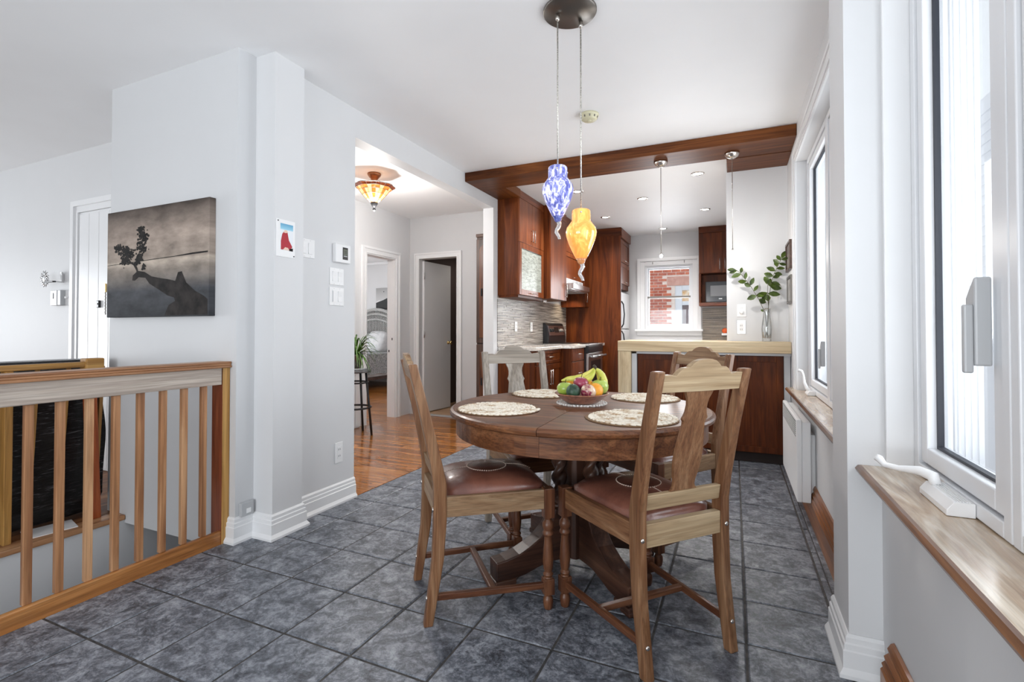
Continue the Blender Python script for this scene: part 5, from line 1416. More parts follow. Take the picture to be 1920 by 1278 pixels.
# tall fridge surround and fridge
fc = thing('fridge_surround', (-1.95, 7.8, 0), 'tall cherry panel enclosing the fridge with two flap doors above it', 'cabinet')
bx(XL + 0.001, 7.446, 0.0, -1.545, 7.476, CZ - 0.001).build('side_panel', CH['z'], fc, bevel=0.002)
bx(-1.566, 7.478, 2.56, -1.535, 8.198, CZ - 0.001).build('crown', CHL['y'], fc, bevel=0.002)
bx(XL + 0.001, 7.436, 2.575, -1.535, 7.4455, CZ - 0.001).build('crown', CH['x'], fc, bevel=0.002)
bx(XL + 0.001, 7.478, 1.79, -1.58, 8.198, 2.56).build('top_box', CH['z'], fc)
for z0, z1 in ((1.87, 2.19), (2.20, 2.55)):
    d = panel_door('flap_door', fc, 'y', -1.58, 1, 7.482, 8.19, z0, z1, CHL, w=0.06)
    pull(d, (-1.56, 7.76, z0 + 0.03), (-1.56, 7.90, z0 + 0.03), (0.022, 0, 0), 0.004)
M['fridge'] = plain('white_enamel', (0.78, 0.78, 0.79), 0.22, coat=0.4)
fr_ = thing('fridge', (-1.9, 7.83, 0), 'white two door fridge with black handles beside the kitchen window', 'fridge')
bx(-2.35, 7.50, 0.02, -1.62, 8.18, 1.74).build('body', M['fridge'], fr_, bevel=0.006)
for nm, z0, z1 in (('fridge_door', 0.06, 1.165), ('freezer_door', 1.175, 1.738)):
    d = bx(-1.618, 7.50, z0, -1.56, 8.18, z1).build(nm, M['fridge'], fr_, bevel=0.012)
    hz = (z1 - 0.40, z1 - 0.02) if nm == 'fridge_door' else (z0 + 0.02, z0 + 0.42)
    MB().tube([(-1.56, 7.56, hz[0]), (-1.53, 7.56, hz[0] + 0.05), (-1.515, 7.56, (hz[0] + hz[1]) / 2), (-1.53, 7.56, hz[1] - 0.05), (-1.56, 7.56, hz[1])], 0.011, 8).build('door_handle', M['black'], d)
# right-hand wall cabinet on the back wall, microwave on its shelf
u5 = thing('wall_cabinet', (0.0, 8.05, 1.50), 'cherry two door wall cabinet with an open microwave shelf, right of the kitchen window', 'cabinet', 'kitchen wall cabinets')
KY = 7.93
bx(-0.475, KY, 2.0, 0.455, 8.199, CZ - 0.001).build('carcass', CH['z'], u5, bevel=0.002)
bx(-0.475, KY - 0.02, 2.605, 0.455, KY, CZ - 0.001).build('crown', CH['x'], u5, bevel=0.002)
for a0, a1, hx in ((-0.472, -0.150, -0.185), (-0.146, 0.45, -0.112)):
    d = slab_door('door', u5, 'x', KY, -1, a0, a1, 2.005, 2.60, CH)
    pull(d, (hx, KY - 0.02, 2.06), (hx, KY - 0.02, 2.20), (0, -0.026, 0))
bx(-0.475, KY - 0.01, 1.565, -0.445, 8.198, 1.999).build('side_board', CH['z'], u5)
bx(0.425, KY - 0.01, 1.565, 0.455, 8.198, 1.999).build('side_board', CH['z'], u5)
bx(-0.445, 8.17, 1.565, 0.425, 8.199, 1.999).build('back_board', CH['z'], u5)
bx(-0.475, KY - 0.03, 1.515, 0.455, 8.198, 1.5645).build('shelf', CHL['x'], u5, bevel=0.004)
mw = thing('microwave', (-0.12, 8.03, 1.566), 'black microwave in the cabinet niche right of the kitchen window', 'microwave')
bx(-0.385, KY + 0.005, 1.567, 0.13, 8.165, 1.875).build('case', M['black'], mw, bevel=0.006)
bx(-0.375, KY - 0.012, 1.572, 0.02, KY + 0.0045, 1.870).build('door', plain('black_door_gloss', (0.01, 0.011, 0.014), 0.15), mw, bevel=0.004)
bx(-0.315, KY - 0.0135, 1.655, -0.035, KY - 0.012, 1.815).build('door_window', plain('grey_mesh_window', (0.12, 0.12, 0.125), 0.2), mw)
bx(-0.20, KY - 0.013, 1.612, -0.155, KY - 0.012, 1.624).build('badge', M['white_plastic'], mw)
bx(0.025, KY - 0.01, 1.572, 0.125, KY + 0.0045, 1.870).build('keypad', M['black'], mw, bevel=0.002)
og = thing('orange_timer', (-0.12, 8.15, 1.12), 'small round orange and white gadget on the brown mosaic by the partition edge', 'gadget')
m = MB().lathe([(0.002, 0.0), (0.035, 0.0), (0.042, 0.012), (0.036, 0.03), (0.002, 0.034)], 18)
m.xf(Matrix.Translation((-0.125, 8.185, 1.145)) @ Matrix.Rotation(PI / 2, 4, 'X'))
m.build('dial', plain('orange_red_plastic', s2l(214, 92, 40), 0.35), og)
bx(-0.17, 8.15, 1.075, -0.09, 8.19, 1.108).build('base', M['white_plastic'], og, bevel=0.004)
kc = thing('kitchen_counter', (0.0, 7.9, 0), 'cherry base cabinet with a stone top along the kitchen back wall, hidden behind the bar', 'cabinet')
bx(-1.45, 7.60, 0.0, 0.455, 8.198, 0.905).build('carcass', CH['x'], kc)
bx(-1.45, 7.57, 0.906, 0.455, 8.188, 0.945).build('slab', M['counter'], kc, bevel=0.004)

# ================================================================ PARTITION WALL AND RIGHT WALL
def wby(y, x0, z0, x1, z1, t): return MB().box(x0, y, z0, x1, y - t, z1)
dmr = thing('dimmer_knob', (0.065, 4.985, 1.28), 'white square dimmer plate with a round knob on the partition above the bar', 'switch')
wby(4.985, 0.028, 1.272, 0.104, 1.388, 0.006).build('wall_plate', M['white_plastic'], dmr, bevel=0.002)
m = MB().lathe([(0.019, 0), (0.018, 0.014), (0.014, 0.017), (0.002, 0.017)], 18); m.xf(Matrix.Translation((0.066, 4.979, 1.315)) @ Matrix.Rotation(PI / 2, 4, 'X'))
m.build('knob', M['white_plastic'], dmr)
wby(4.979, 0.052, 1.352, 0.080, 1.354, 0.0008).build('mark', M['grey_plastic'], dmr)
ps = thing('bar_outlet', (0.062, 4.985, 1.12), 'outlet with a silver cover plate on the partition above the bar', 'outlet')
wby(4.985, 0.026, 1.115, 0.099, 1.238, 0.006).build('wall_plate', M['steel'], ps, bevel=0.002)
wby(4.979, 0.044, 1.140, 0.081, 1.213, 0.003).build('receptacle', M['white_plastic'], ps, bevel=0.001)
for zz in (1.158, 1.192):
    for xx in (0.056, 0.068): wby(4.976, xx - 0.0015, zz - 0.006, xx + 0.0015, zz + 0.006, 0.0006).build('slot', M['black'], ps)
for (y0, y1, z0, z1, lab) in ((4.62, 4.965, 1.655, 1.895, 'small dark framed picture on the right wall above the bar, the upper of two'), (4.55, 4.87, 1.372, 1.60, 'small grey framed picture on the right wall above the bar, the lower of two')):
    t = thing('wall_picture', (XR, (y0 + y1) / 2, z0), lab, 'picture')
    m = MB(); w = 0.018
    m.box(XR - 0.022, y0, z0, XR, y0 + w, z1).box(XR - 0.022, y1 - w, z0, XR, y1, z1).box(XR - 0.022, y0 + w, z0, XR, y1 - w, z0 + w).box(XR - 0.022, y0 + w, z1 - w, XR, y1 - w, z1)
    m.build('frame', WN['y'] if z0 > 1.6 else M['bronze'], t)
    bx(XR - 0.012, y0 + w, z0 + w, XR - 0.002, y1 - w, z1 - w).build('picture_print', mottled('grey_brown_print', s2l(84, 72, 66), s2l(150, 140, 134), 9, 0.5, 5) if z0 > 1.6 else mottled('grey_print', s2l(110, 108, 106), s2l(176, 174, 172), 9, 0.5, 5), t)

vs_ = thing('glass_vase', (0.262, 4.86, 1.0505), 'clear glass vase half full of water standing on the bar', 'vase')
MB().lathe([(0.002, 0.0), (0.036, 0.0), (0.038, 0.004), (0.037, 0.03), (0.039, 0.07), (0.042, 0.11), (0.038, 0.16), (0.029, 0.22), (0.027, 0.26), (0.033, 0.29), (0.0315, 0.29), (0.0255, 0.26), (0.0275, 0.22), (0.0365, 0.16), (0.0405, 0.11), (0.0375, 0.07), (0.035, 0.03), (0.002, 0.026)], 28).build('glass_body', M['vglass'], vs_, local=True)
MB().lathe([(0.002, 0.028), (0.034, 0.031), (0.0365, 0.07), (0.0395, 0.108), (0.0395, 0.112), (0.002, 0.112)], 24).build('water', M['wglass'] if 'wglass' in M else M['vglass'], vs_, local=True)
M['leaf'] = mottled('dark_green_leaf', s2l(34, 50, 12), s2l(80, 100, 32), 18, 0.4, 4)
M['stalk'] = plain('brown_green_stalk', s2l(72, 68, 44), 0.6)
def leaf_mesh(m, p, d, nrm, L, w):
    d = Vector(d).normalized(); s = d.cross(Vector(nrm)).normalized(); n = s.cross(d).normalized()
    c = []
    for t, q in ((0, 0.02), (0.15, 0.55), (0.4, 1.0), (0.68, 0.85), (0.9, 0.35), (1.0, 0.02)):
        b_ = Vector(p) + d * (L * t) - n * (0.10 * L * t * t)
        c.append((b_ - s * w * q / 2 + n * w * 0.16 * q, b_, b_ + s * w * q / 2 + n * w * 0.16 * q))
    vs = [q for r in c for q in r]; fs = []
    for i in range(5):
        for j in range(2): fs.append((i * 3 + j, i * 3 + j + 1, i * 3 + j + 4, i * 3 + j + 3))
    m.add(vs, fs, True)
def bar_pt(u, v, dy=0.0):
    """point in the vase's local frame from (right, up) metres"""
    return Vector((u * 0.92, -dy + u * 0.0, v))
def branch(label, pts, leaves, loc):
    t = thing('leafy_branch', loc, label, 'branch', 'branches in the glass vase')
    MB().tube(pts, [0.0032 - 0.0014 * i / (len(pts) - 1) for i in range(len(pts))], 6).build('stalk', M['stalk'], t, local=True)
    for (f, ang, L, w, yaw) in leaves:
        k = f * (len(pts) - 1); i = min(int(k), len(pts) - 2); p = Vector(pts[i]).lerp(Vector(pts[i + 1]), k - i)
        d = Vector((math.cos(ang), 0.35 * math.sin(yaw), math.sin(ang)))
        m = MB(); leaf_mesh(m, p, d, (0.25 * math.sin(yaw * 2.0), -1, 0.45 * math.cos(yaw * 3)), L * 1.2, w * 1.4)
        m.build('leaf', M['leaf'], t, local=True)
    return t
VL = (0.262, 4.86, 1.081)
dg = math.radians
branch('leafy branch leaning left in the glass vase', [(0.012, 0, 0.0), (0.0, 0, 0.10), (-0.012, 0, 0.22), (-0.06, 0.0, 0.34), (-0.12, -0.01, 0.45), (-0.165, -0.012, 0.515), (-0.205, -0.012, 0.575), (-0.24, -0.012, 0.605)],
       [(1.0, dg(172), 0.065, 0.024, 0.5), (0.97, dg(190), 0.06, 0.03, 2.0), (0.86, dg(75), 0.05, 0.022, 1.2), (0.84, dg(195), 0.07, 0.032, 0.2), (0.72, dg(85), 0.06, 0.022, 2.4), (0.69, dg(182), 0.062, 0.030, 1.1), (0.60, dg(65), 0.065, 0.026, 3.0), (0.58, dg(150), 0.055, 0.028, 0.9),
        (0.52, dg(60), 0.06, 0.022, 1.9), (0.47, dg(200), 0.07, 0.034, 0.4), (0.45, dg(35), 0.07, 0.034, 2.2), (0.43, dg(330), 0.06, 0.034, 1.4), (0.30, dg(150), 0.03, 0.014, 0.8)], VL)
branch('tall leafy branch leaning right in the glass vase', [(-0.01, 0.005, 0.0), (0.002, 0.004, 0.10), (0.010, 0.0, 0.22), (0.022, 0.0, 0.36), (0.035, -0.002, 0.47), (0.06, -0.004, 0.56), (0.09, -0.004, 0.63), (0.118, -0.004, 0.69)],
       [(1.0, dg(65), 0.06, 0.026, 0.4), (0.98, dg(10), 0.055, 0.022, 1.0), (0.96, dg(120), 0.05, 0.024, 2.0), (0.90, dg(345), 0.055, 0.02, 0.7), (0.90, dg(140), 0.05, 0.026, 2.6), (0.83, dg(100), 0.055, 0.028, 1.6), (0.80, dg(5), 0.06, 0.024, 2.3), (0.76, dg(150), 0.065, 0.032, 0.3), (0.72, dg(350), 0.06, 0.026, 1.5),
        (0.68, dg(160), 0.065, 0.034, 2.9), (0.66, dg(25), 0.06, 0.03, 0.8), (0.60, dg(340), 0.07, 0.026, 2.0), (0.58, dg(145), 0.055, 0.032, 1.0), (0.54, dg(350), 0.075, 0.036, 0.5)], VL)
branch('short leafy branch in the middle of the glass vase', [(0.0, -0.006, 0.0), (0.008, -0.004, 0.10), (0.016, -0.003, 0.22), (0.012, -0.004, 0.34), (0.008, -0.006, 0.42), (0.012, -0.008, 0.48)],
       [(1.0, dg(115), 0.055, 0.034, 0.2), (0.97, dg(60), 0.05, 0.03, 1.3), (0.95, dg(350), 0.075, 0.040, 2.1), (0.74, dg(195), 0.08, 0.038, 0.9), (0.72, dg(355), 0.085, 0.034, 0.4), (0.70, dg(270), 0.05, 0.034, 2.7), (0.70, dg(225), 0.06, 0.032, 1.7)], VL)

# convector heater under the far window
ht = thing('wall_heater', (0.38, 3.85, 0.12), 'white electric convector heater on the wall under the far window', 'heater')
HY0, HY1 = 3.40, 4.32
bx(0.338, HY0, 0.125, 0.366, HY1, 0.615).build('front_cover', M['white_plastic'], ht, bevel=0.006)
m = MB()
for k in range(8):
    z = 0.50 + k * 0.0125
    m.box(0.3355, HY0 + 0.05, z, 0.338, HY1 - 0.04, z + 0.005)
m.build('grille_slat', M['white_plastic'], ht)
m = MB()
for k in range(8): m.box(0.3368, HY0 + 0.05, 0.5055 + k * 0.0125, 0.3379, HY1 - 0.04, 0.5115 + k * 0.0125)
m.build('grille_slot', M['gasket'], ht)
bx(0.366, HY0 + 0.005, 0.125, 0.412, HY1 - 0.005, 0.60).build('body', M['white_plastic'], ht, bevel=0.004)
bx(0.412, HY0 + 0.05, 0.17, XR - 0.001, HY1 - 0.05, 0.52).build('wall_bracket', M['white_plastic'], ht)

# ================================================================ HALL, BEDROOM, BATHROOM
lm_ = thing('ceiling_lamp', (-3.24, 3.90, CZ), 'amber stained glass semi flush ceiling lamp in the hall', 'lamp')
M['copper'] = plain('aged_copper', s2l(150, 98, 66), 0.35, 0.9)
MB().lathe([(0.002, 0.0), (0.064, 0.0), (0.067, -0.008), (0.062, -0.022), (0.045, -0.045), (0.032, -0.06), (0.028, -0.075), (0.034, -0.085), (0.03, -0.10), (0.002, -0.10)], 24).build('canopy', M['copper'], lm_, local=True)
MB().lathe([(0.006, -0.10), (0.006, -0.36), (0.002, -0.36)], 8).build('stem', M['bronze'], lm_, local=True)
MB().lathe([(0.034, -0.29), (0.036, -0.30), (0.022, -0.325), (0.014, -0.34), (0.010, -0.345), (0.018, -0.356), (0.010, -0.37), (0.002, -0.376)], 16).build('finial', M['iron'], lm_, local=True)
def gem(name, c1, c2, st):
    m, nt, b = newmat(name); v = coords(nt); n1 = noise(nt, v, 30, 3)
    col = ramp(nt, [(0.3, c1), (0.7, c2)], n1); nt.links.new(col, b.inputs['Base Color']); nt.links.new(col, b.inputs['Emission Color'])
    b.inputs['Emission Strength'].default_value = st; b.inputs['Roughness'].default_value = 0.2
    return m
G1 = gem('cream_stained_glass', s2l(214, 150, 78), s2l(246, 208, 136), 0.6)
G2 = gem('amber_stained_glass', s2l(160, 84, 30), s2l(206, 120, 48), 0.4)
G3 = gem('brown_stained_glass', s2l(62, 22, 10), s2l(120, 56, 22), 0.15)
sprof = [(0.034, -0.288), (0.075, -0.255), (0.112, -0.215), (0.142, -0.175), (0.168, -0.150), (0.196, -0.128)]
NS = 24
shd = MB()
def srow(m, k0, k1, i0, i1, off=0.0):
    vs = []
    for i in (i0, i1):
        for k in (k0, k1):
            a = 2 * PI * k / NS; r, z = sprof[i]
            sc_f = (1 + (0.05 * math.cos(a * 8) if i >= 4 else 0)); vs.append(((r * sc_f + off) * math.cos(a), (r * sc_f + off) * math.sin(a), z - off))
    m.add([vs[0], vs[1], vs[3], vs[2]], [(0, 1, 2, 3)])
frame_m = MB()
piece_i = 0
lead = MB()
for i in range(5):
    lead_pts = []
    for k in range(NS):
        pm2 = MB(); g = 0.04
        vs = []
        for (ii, ti) in ((i, 0.05), (i + 1, -0.05)):
            r0, z0 = sprof[ii]; r1, z1 = sprof[ii + (1 if ti > 0 else -1)]
            r = r0 + (r1 - r0) * abs(ti); z = z0 + (z1 - z0) * abs(ti)
            for kk in (k + g, k + 1 - g):
                a = 2 * PI * kk / NS; f = 1 + (0.04 * math.cos(a * 8) if ii >= 4 else 0)
                vs.append((r * f * math.cos(a), r * f * math.sin(a), z))
        pm2.add([vs[0], vs[1], vs[3], vs[2]], [(0, 1, 2, 3)])
        pm2.add([(x * 0.985, y * 0.985, z + 0.002) for x, y, z in (vs[0], vs[1], vs[3], vs[2])], [(3, 2, 1, 0)])
        mt = (G3 if i == 4 else (G2 if k % 3 == 2 or i == 3 and k % 3 == 0 else G1))
        pm2.build('glass_piece', mt, lm_, local=True)
for k in range(NS):
    pts = []
    for i in range(6):
        a = 2 * PI * k / NS; f = 1 + (0.04 * math.cos(a * 8) if i >= 4 else 0); pts.append((sprof[i][0] * f * math.cos(a), sprof[i][0] * f * math.sin(a), sprof[i][1]))
    lead.tube(pts, 0.0018, 4)
for i in range(1, 6):
    pts = []
    for k in range(NS * 2 + 1):
        a = PI * k / NS; f = 1 + (0.04 * math.cos(a * 8) if i >= 4 else 0); pts.append((sprof[i][0] * f * math.cos(a), sprof[i][0] * f * math.sin(a), sprof[i][1]))
    lead.tube(pts, 0.0018 if i < 5 else 0.004, 4)
lead.build('lead_came', M['bronze'], lm_, local=True)
point('hall_lamp_light', (-3.24, 3.90, CZ - 0.16), 0.35, (1.0, 0.86, 0.68), 0.05)
point('hall_lamp_glow', (-3.24, 3.90, CZ - 0.44), 32, (1.0, 0.96, 0.92), 0.12)

cc = thing('corner_cabinet', (-2.68, 5.45, 0), 'dark walnut cabinet with arched door panels, at the right side of the hall', 'cabinet')
CY = 5.25
bx(-2.825, CY + 0.022, 0.0, -2.537, 5.688, 2.27).build('carcass', WN['z'], cc, bevel=0.003)
bx(-2.835, CY + 0.012, 2.27, -2.537, 5.688, 2.31).build('cornice', WN['x'], cc, bevel=0.006)
for z0, z1 in ((0.10, 0.98), (1.0, 2.24)):
    a0, a1 = -2.82, -2.54
    d = bx(a0, CY, z0, a1, CY + 0.021, z1).build('door', WN['z'], cc, bevel=0.003)
    arch = [(a0 + 0.04, z0 + 0.06), (a1 - 0.04, z0 + 0.06), (a1 - 0.04, z1 - 0.13)] + [((a0 + a1) / 2 + ((a1 - a0) / 2 - 0.04) * math.cos(q), z1 - 0.13 + 0.07 * math.sin(q)) for q in (0.5, 1.0, PI / 2, 2.14, 2.64)] + [(a0 + 0.04, z1 - 0.13)]
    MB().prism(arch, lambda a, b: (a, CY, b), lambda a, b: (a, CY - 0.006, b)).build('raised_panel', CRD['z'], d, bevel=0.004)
    bx(-2.75, CY - 0.026, z0 + (z1 - z0) * 0.45, -2.735, CY - 0.006, z0 + (z1 - z0) * 0.45 + 0.09).build('handle', M['iron'], cc, bevel=0.003)

# bed against the far bedroom wall
bd = thing('bed', (-7.3, 8.0, 0), 'bed with a white wicker headboard and grey quilt in the bedroom', 'bed')
BX0, BX1 = -8.20, -6.45
M['wicker'] = None
m_, nt, b = newmat('white_wicker')
v = coords(nt, (1, 1, 1), False)
wv = N(nt, 'ShaderNodeTexWave'); wv.wave_type = 'BANDS'; wv.bands_direction = 'DIAGONAL'; wv.inputs['Scale'].default_value = 22; wv.inputs['Distortion'].default_value = 3
nt.links.new(v, wv.inputs['Vector'])
nt.links.new(ramp(nt, [(0.2, s2l(150, 150, 148)), (0.6, s2l(222, 222, 220))], wv.outputs[1]), b.inputs['Base Color']); b.inputs['Roughness'].default_value = 0.7
bump(nt, b, wv.outputs[1], 0.6, 0.02); M['wicker'] = m_
hb = MB(); pts = []
for k in range(25):
    t = k / 24; x = BX0 - 0.02 + (BX1 - BX0 + 0.04) * t
    z = 1.12 + 0.50 * math.sin(PI * t) ** 0.75
    pts.append((x, z))
hb.prism([(BX0 - 0.02, 0.1)] + pts + [(BX1 + 0.02, 0.1)], lambda a, b: (a, 8.90, b), lambda a, b: (a, 8.96, b))
hbo = hb.build('headboard', M['wicker'], bd)
for off, r in ((0.0, 0.035), (0.10, 0.024), (0.22, 0.022)):
    MB().tube([(BX0 + (x - BX0) * (1 - off * 0.06) , 8.885, z - off) for x, z in pts], r, 8).build('braided_rim', M['wicker'], hbo)
m = MB()
for k in range(1, 40):
    t = k / 40; x = BX0 + (BX1 - BX0) * t; z = 1.12 + 0.50 * math.sin(PI * t) ** 0.75
    m.tube([(x, 8.89, 0.7), (x, 8.89, z - 0.02)], 0.012, 5)
m.build('wicker_reed', M['wicker'], hbo)
M['quilt'] = mottled('grey_quilt', s2l(112, 114, 116), s2l(172, 174, 174), 36, 0.9, 5, 0.3, bscale=30)
bx(BX0 + 0.03, 6.92, 0.22, BX1 - 0.03, 8.88, 0.62).build('mattress', M['white_plastic'], bd, bevel=0.03)
qm = MB(); n = 40
# quilt: top plus hanging scalloped sides
def qedge():
    P = []
    for k in range(24): P.append((BX1 + 0.02, 8.40 - 1.5 * k / 24))
    for k in range(30): P.append((BX1 + 0.02 - (BX1 - BX0 + 0.04) * k / 30, 6.88))
    for k in range(25): P.append((BX0 - 0.02, 6.88 + 1.52 * k / 24))
    return P
E_ = qedge()
rings = []
for z_, o_ in ((0.70, -0.05), (0.685, 0.0), (0.50, 0.015), (None, 0.03)):
    ring = []
    for i, (x, y_) in enumerate(E_):
        zz = z_ if z_ is not None else 0.27 + 0.035 * abs(math.sin(i * 0.55)) ** 0.7
        cxx, cyy = (BX0 + BX1) / 2, 7.7
        ring.append((cxx + (x - cxx) * (1 + o_ / 0.9), cyy + (y_ - cyy) * (1 + o_ / 0.9), zz))
    rings.append(ring)
L = len(E_)
vs = [p for r in rings for p in r]; fs = []
for r in range(3):
    for i in range(L - 1): fs.append((r * L + i, r * L + i + 1, (r + 1) * L + i + 1, (r + 1) * L + i))
fs.append(tuple(range(L)))
qm.add(vs, fs, False); qm.build('quilt', M['quilt'], bd)
bx(BX0, 6.90, 0.18, BX1, 8.89, 0.24).build('bed_rail', WN['x'], bd)
for x in (BX0 + 0.1, BX1 - 0.1, (BX0 + BX1) / 2):
    bx(x - 0.03, 6.95, 0.0, x + 0.03, 7.01, 0.18).build('leg', M['iron'], bd)
M['pillow'] = mottled('pale_grey_pillowcase', s2l(146, 148, 150), s2l(180, 182, 182), 10, 0.85, 4)
M['pillow2'] = mottled('white_pillowcase', s2l(178, 180, 182), s2l(204, 204, 204), 10, 0.85, 4)
for x, y_, z, mt, rz, lab in ((-7.72, 8.62, 0.90, M['pillow'], 0.1, 'pale grey pillow leaning on the wicker headboard, left of two'), (-7.02, 8.55, 0.885, M['pillow2'], -0.15, 'white pillow leaning on the wicker headboard, right of two')):
    t = thing('pillow', (x, y_, z), lab, 'pillow', 'pillows on the bed'); t.rotation_euler = (math.radians(-28), 0, rz)
    MB().ball((0, 0, 0), 1, 20, 12, 0.34, 0.10, 0.24, lambda d: 1 / max(0.72, (abs(d.x) ** 4 + abs(d.z) ** 4) ** 0.25) if True else 1).build('pillow_case', mt, t, local=True)
pc2 = thing('quote_print', (-7.05, 8.98, 1.60), 'black and white pier print with white handwriting above the bed', 'picture')
QX0, QX1, QZ0, QZ1 = -7.39, -6.72, 1.615, 2.105
m_, nt, b = newmat('grey_sky_print')
tc = N(nt, 'ShaderNodeTexCoord'); sx_ = N(nt, 'ShaderNodeSeparateXYZ'); nt.links.new(tc.outputs['Object'], sx_.inputs[0])
nt.links.new(ramp(nt, [(0.2, s2l(200, 200, 200)), (0.55, s2l(150, 150, 150))], sx_.outputs[2]), b.inputs['Base Color']); b.inputs['Roughness'].default_value = 0.7
bx(QX0, 8.968, QZ0, QX1, 8.998, QZ1).build('print_board', m_, pc2, bevel=0.002)
M['ink3'] = plain('black_ink', (0.02, 0.02, 0.02), 0.7)
W_ = QX1 - QX0; Hq = QZ1 - QZ0
MB().prism([(QX0 + 0.004, QZ0 + 0.004), (QX1 - 0.004, QZ0 + 0.004), (QX1 - 0.004, QZ0 + Hq * 0.47), (QX0 + W_ * 0.75, QZ0 + Hq * 0.56), (QX0 + W_ * 0.5, QZ0 + Hq * 0.55), (QX0 + W_ * 0.3, QZ0 + Hq * 0.44), (QX0 + 0.004, QZ0 + Hq * 0.33)], lambda a, b: (a, 8.9665, b), lambda a, b: (a, 8.968, b)).build('pier_print', M['ink3'], pc2)
for (u, z, s_) in ((0.33, 0.83, 0.022), (0.94, 0.86, 0.022), (0.52, 0.69, 0.012)):
    bx(QX0 + W_ * u - s_ / 2, 8.9665, QZ0 + Hq * z - s_ / 2, QX0 + W_ * u + s_ / 2, 8.968, QZ0 + Hq * z + s_ / 2).build('lamp_print', M['ink3'], pc2)
MB().prism([(QX0 + 0.006, QZ0 + Hq * .36), (QX0 + W_ * .16, QZ0 + Hq * .44), (QX0 + W_ * .16, QZ0 + Hq * .41), (QX0 + 0.006, QZ0 + Hq * .33)], lambda a, b: (a, 8.9658, b), lambda a, b: (a, 8.9664, b)).build('rail_print', M['white_plastic'], pc2)
def wq(u, z, rot=0.0): return Matrix.Translation(Vector((QX0 + W_ * u, 8.966, QZ0 + Hq * z)) - wloc(pc2)) @ Matrix.Rotation(PI / 2, 4, 'X') @ Matrix.Rotation(rot, 4, 'Z') @ Matrix.Shear('XY', 4, (0.25, 0))
text_mesh('lettering', 'believe', 0.11, M['white_plastic'], pc2, wq(0.70, 0.48))
text_mesh('lettering', 'in your', 0.085, M['white_plastic'], pc2, wq(0.66, 0.315))
text_mesh('lettering', 'path', 0.13, M['white_plastic'], pc2, wq(0.72, 0.135, 0.2))

# stool with a spider plant, white chest behind it
st_ = thing('bar_stool', (-3.85, 4.28, 0), 'black metal bar stool with a round foot ring, holding a plant in the hall', 'stool')
SX, SY = -3.83, 4.30
MB().lathe([(0.002, 0.685), (0.17, 0.685), (0.175, 0.695), (0.172, 0.712), (0.16, 0.718), (0.002, 0.718)], 28, (SX, SY, 0)).build('seat', mottled('grey_stool_seat', s2l(70, 70, 72), s2l(120, 120, 122), 10, 0.4), st_)
lg = None
for k in range(4):
    a = math.radians(15 + 90 * k)
    MB().tube([(SX + 0.13 * math.cos(a), SY + 0.13 * math.sin(a), 0.685), (SX + 0.20 * math.cos(a), SY + 0.20 * math.sin(a), 0.0)], 0.0125, 8).build('leg', M['iron'], st_)
def ring(z, r, t): return MB().tube([(SX + r * math.cos(2 * PI * k / 28), SY + r * math.sin(2 * PI * k / 28), z) for k in range(29)], t, 8)
ring(0.30, 0.172, 0.011).build('foot_ring', M['iron'], st_)
ring(0.575, 0.143, 0.009).build('upper_ring', M['iron'], st_)
po = thing('plant_pot', (SX, SY, 0.719), 'small grey pot on a round dish holding a spider plant on the stool', 'pot')
MB().lathe([(0.002, 0.0), (0.11, 0.0), (0.115, 0.012), (0.108, 0.012), (0.002, 0.006)], 24).build('dish', M['white_plastic'], po, local=True)
MB().lathe([(0.002, 0.008), (0.065, 0.008), (0.085, 0.15), (0.088, 0.165), (0.08, 0.165), (0.076, 0.14), (0.002, 0.14)], 24).build('pot_body', M['bronze'], po, local=True)
sp2 = thing('spider_plant', (SX, SY, 0.86), 'green spider plant with arching strap leaves in the pot on the stool', 'plant')
LG = mottled('strap_leaf_green', s2l(28, 58, 14), s2l(96, 140, 52), 9, 0.4, 4)
random.seed(11)
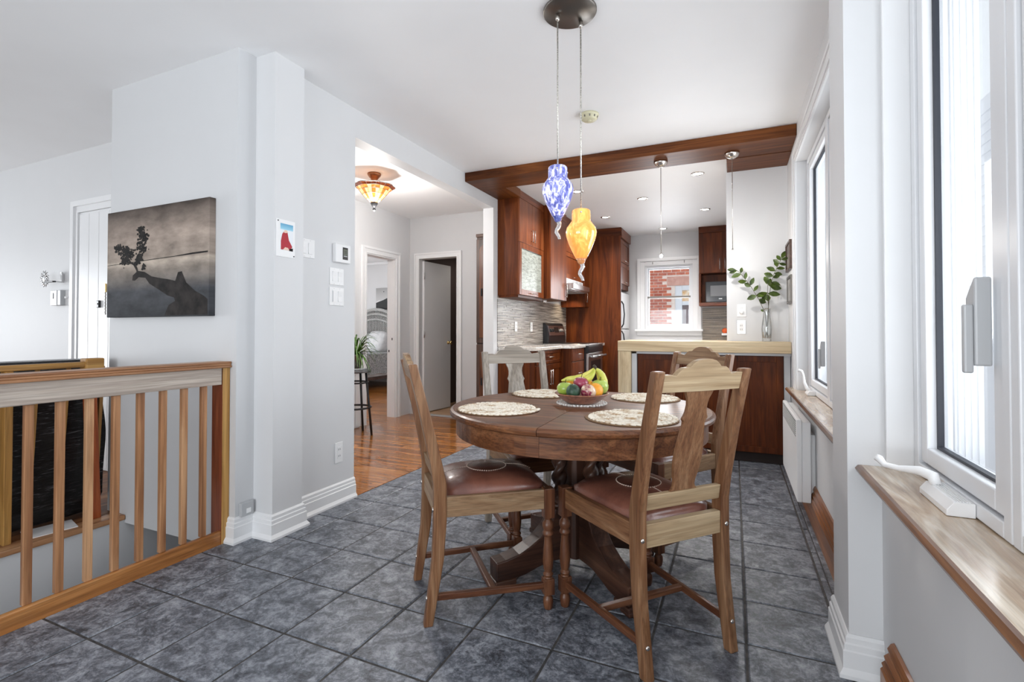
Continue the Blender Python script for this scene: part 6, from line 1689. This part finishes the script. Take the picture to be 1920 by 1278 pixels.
for k in range(64):
    a = random.uniform(0, 2 * PI); R_ = random.uniform(0.12, 0.31); hgt = random.uniform(0.08, 0.30); dr = random.uniform(-0.18, 0.10)
    m = MB(); rr = []
    for t in (0, 0.2, 0.4, 0.6, 0.8, 1.0):
        r = 0.015 + R_ * t; z = hgt * math.sin(min(1, t * 1.25) * PI / 2) + (dr - 0.12) * t * t
        w = 0.010 * (1 - t * t * 0.9) + 0.001
        c_ = Vector((r * math.cos(a), r * math.sin(a), z)); s_ = Vector((-math.sin(a), math.cos(a), 0)) * w
        rr.append((c_ - s_ + Vector((0, 0, w * 0.5)), c_, c_ + s_ + Vector((0, 0, w * 0.5))))
    vs = [q for r in rr for q in r]; fs = []
    for i in range(5):
        for j in range(2): fs.append((i * 3 + j, i * 3 + j + 1, i * 3 + j + 4, i * 3 + j + 3))
    m.add(vs, fs, True); m.build('leaf', LG, sp2, local=True)
random.seed(5)
chx = thing('white_chest', (-4.0, 4.3, 0), 'white painted beadboard chest standing behind the bar stool in the hall', 'chest')
bx(-4.096, 3.75, 0.0, -4.07, 4.64, 0.64).build('back_board', M['trim'], chx)
bx(-4.068, 3.75, 0.01, -4.055, 4.645, 0.64).build('front_board', M['trim'], chx, bevel=0.003)
m = MB()
for k in range(11): m.box(-4.055, 3.76 + k * 0.08, 0.02, -4.048, 3.83 + k * 0.08, 0.63)
m.build('beadboard', M['trim'], chx, bevel=0.002)
bx(-4.097, 3.74, 0.641, -4.04, 4.655, 0.66).build('top_board', M['trim'], chx, bevel=0.003)
# bathroom glimpses
bc = thing('bathroom_cabinet', (-3.6, 7.9, 1.2), 'brown wooden wall cabinet in the dark bathroom behind the open door', 'cabinet')
bx(-4.00, 7.80, 1.255, -3.74, 7.998, 1.96).build('cabinet_body', BM['z'], bc, bevel=0.004)
bx(-3.735, 7.82, 1.255, -3.70, 7.998, 1.96).build('cabinet_door', wood('bath_cabinet_orange', s2l(110, 56, 26), s2l(150, 80, 40), s2l(170, 98, 54), 'z', 0.35), bc, bevel=0.004)  # door in a brighter brown-orange wood than the body
bl = thing('vanity_light', (-3.85, 7.95, 2.0), 'chrome bathroom light bar above the brown cabinet', 'lamp')
bx(-4.05, 7.95, 2.0, -3.72, 7.998, 2.05).build('light_bar', M['steel'], bl, bevel=0.004)
for x in (-3.98, -3.88, -3.78): MB().ball((x, 7.92, 2.025), 0.03, 12, 8).build('globe', M['white_plastic'], bl)
bh = thing('baseboard_heater', (-4.0, 7.9, 0), 'white electric baseboard heater on the bathroom floor', 'heater')
bx(-4.09, 7.93, 0.03, -3.55, 7.998, 0.21).build('heater_body', M['white_plastic'], bh, bevel=0.006)
bx(-4.08, 7.925, 0.155, -3.56, 7.931, 0.175).build('vent', M['black'], bh)
spot('bathroom_light', (-3.3, 6.9, 2.6), 12, (1, 0.9, 0.8), 150, 0.06)
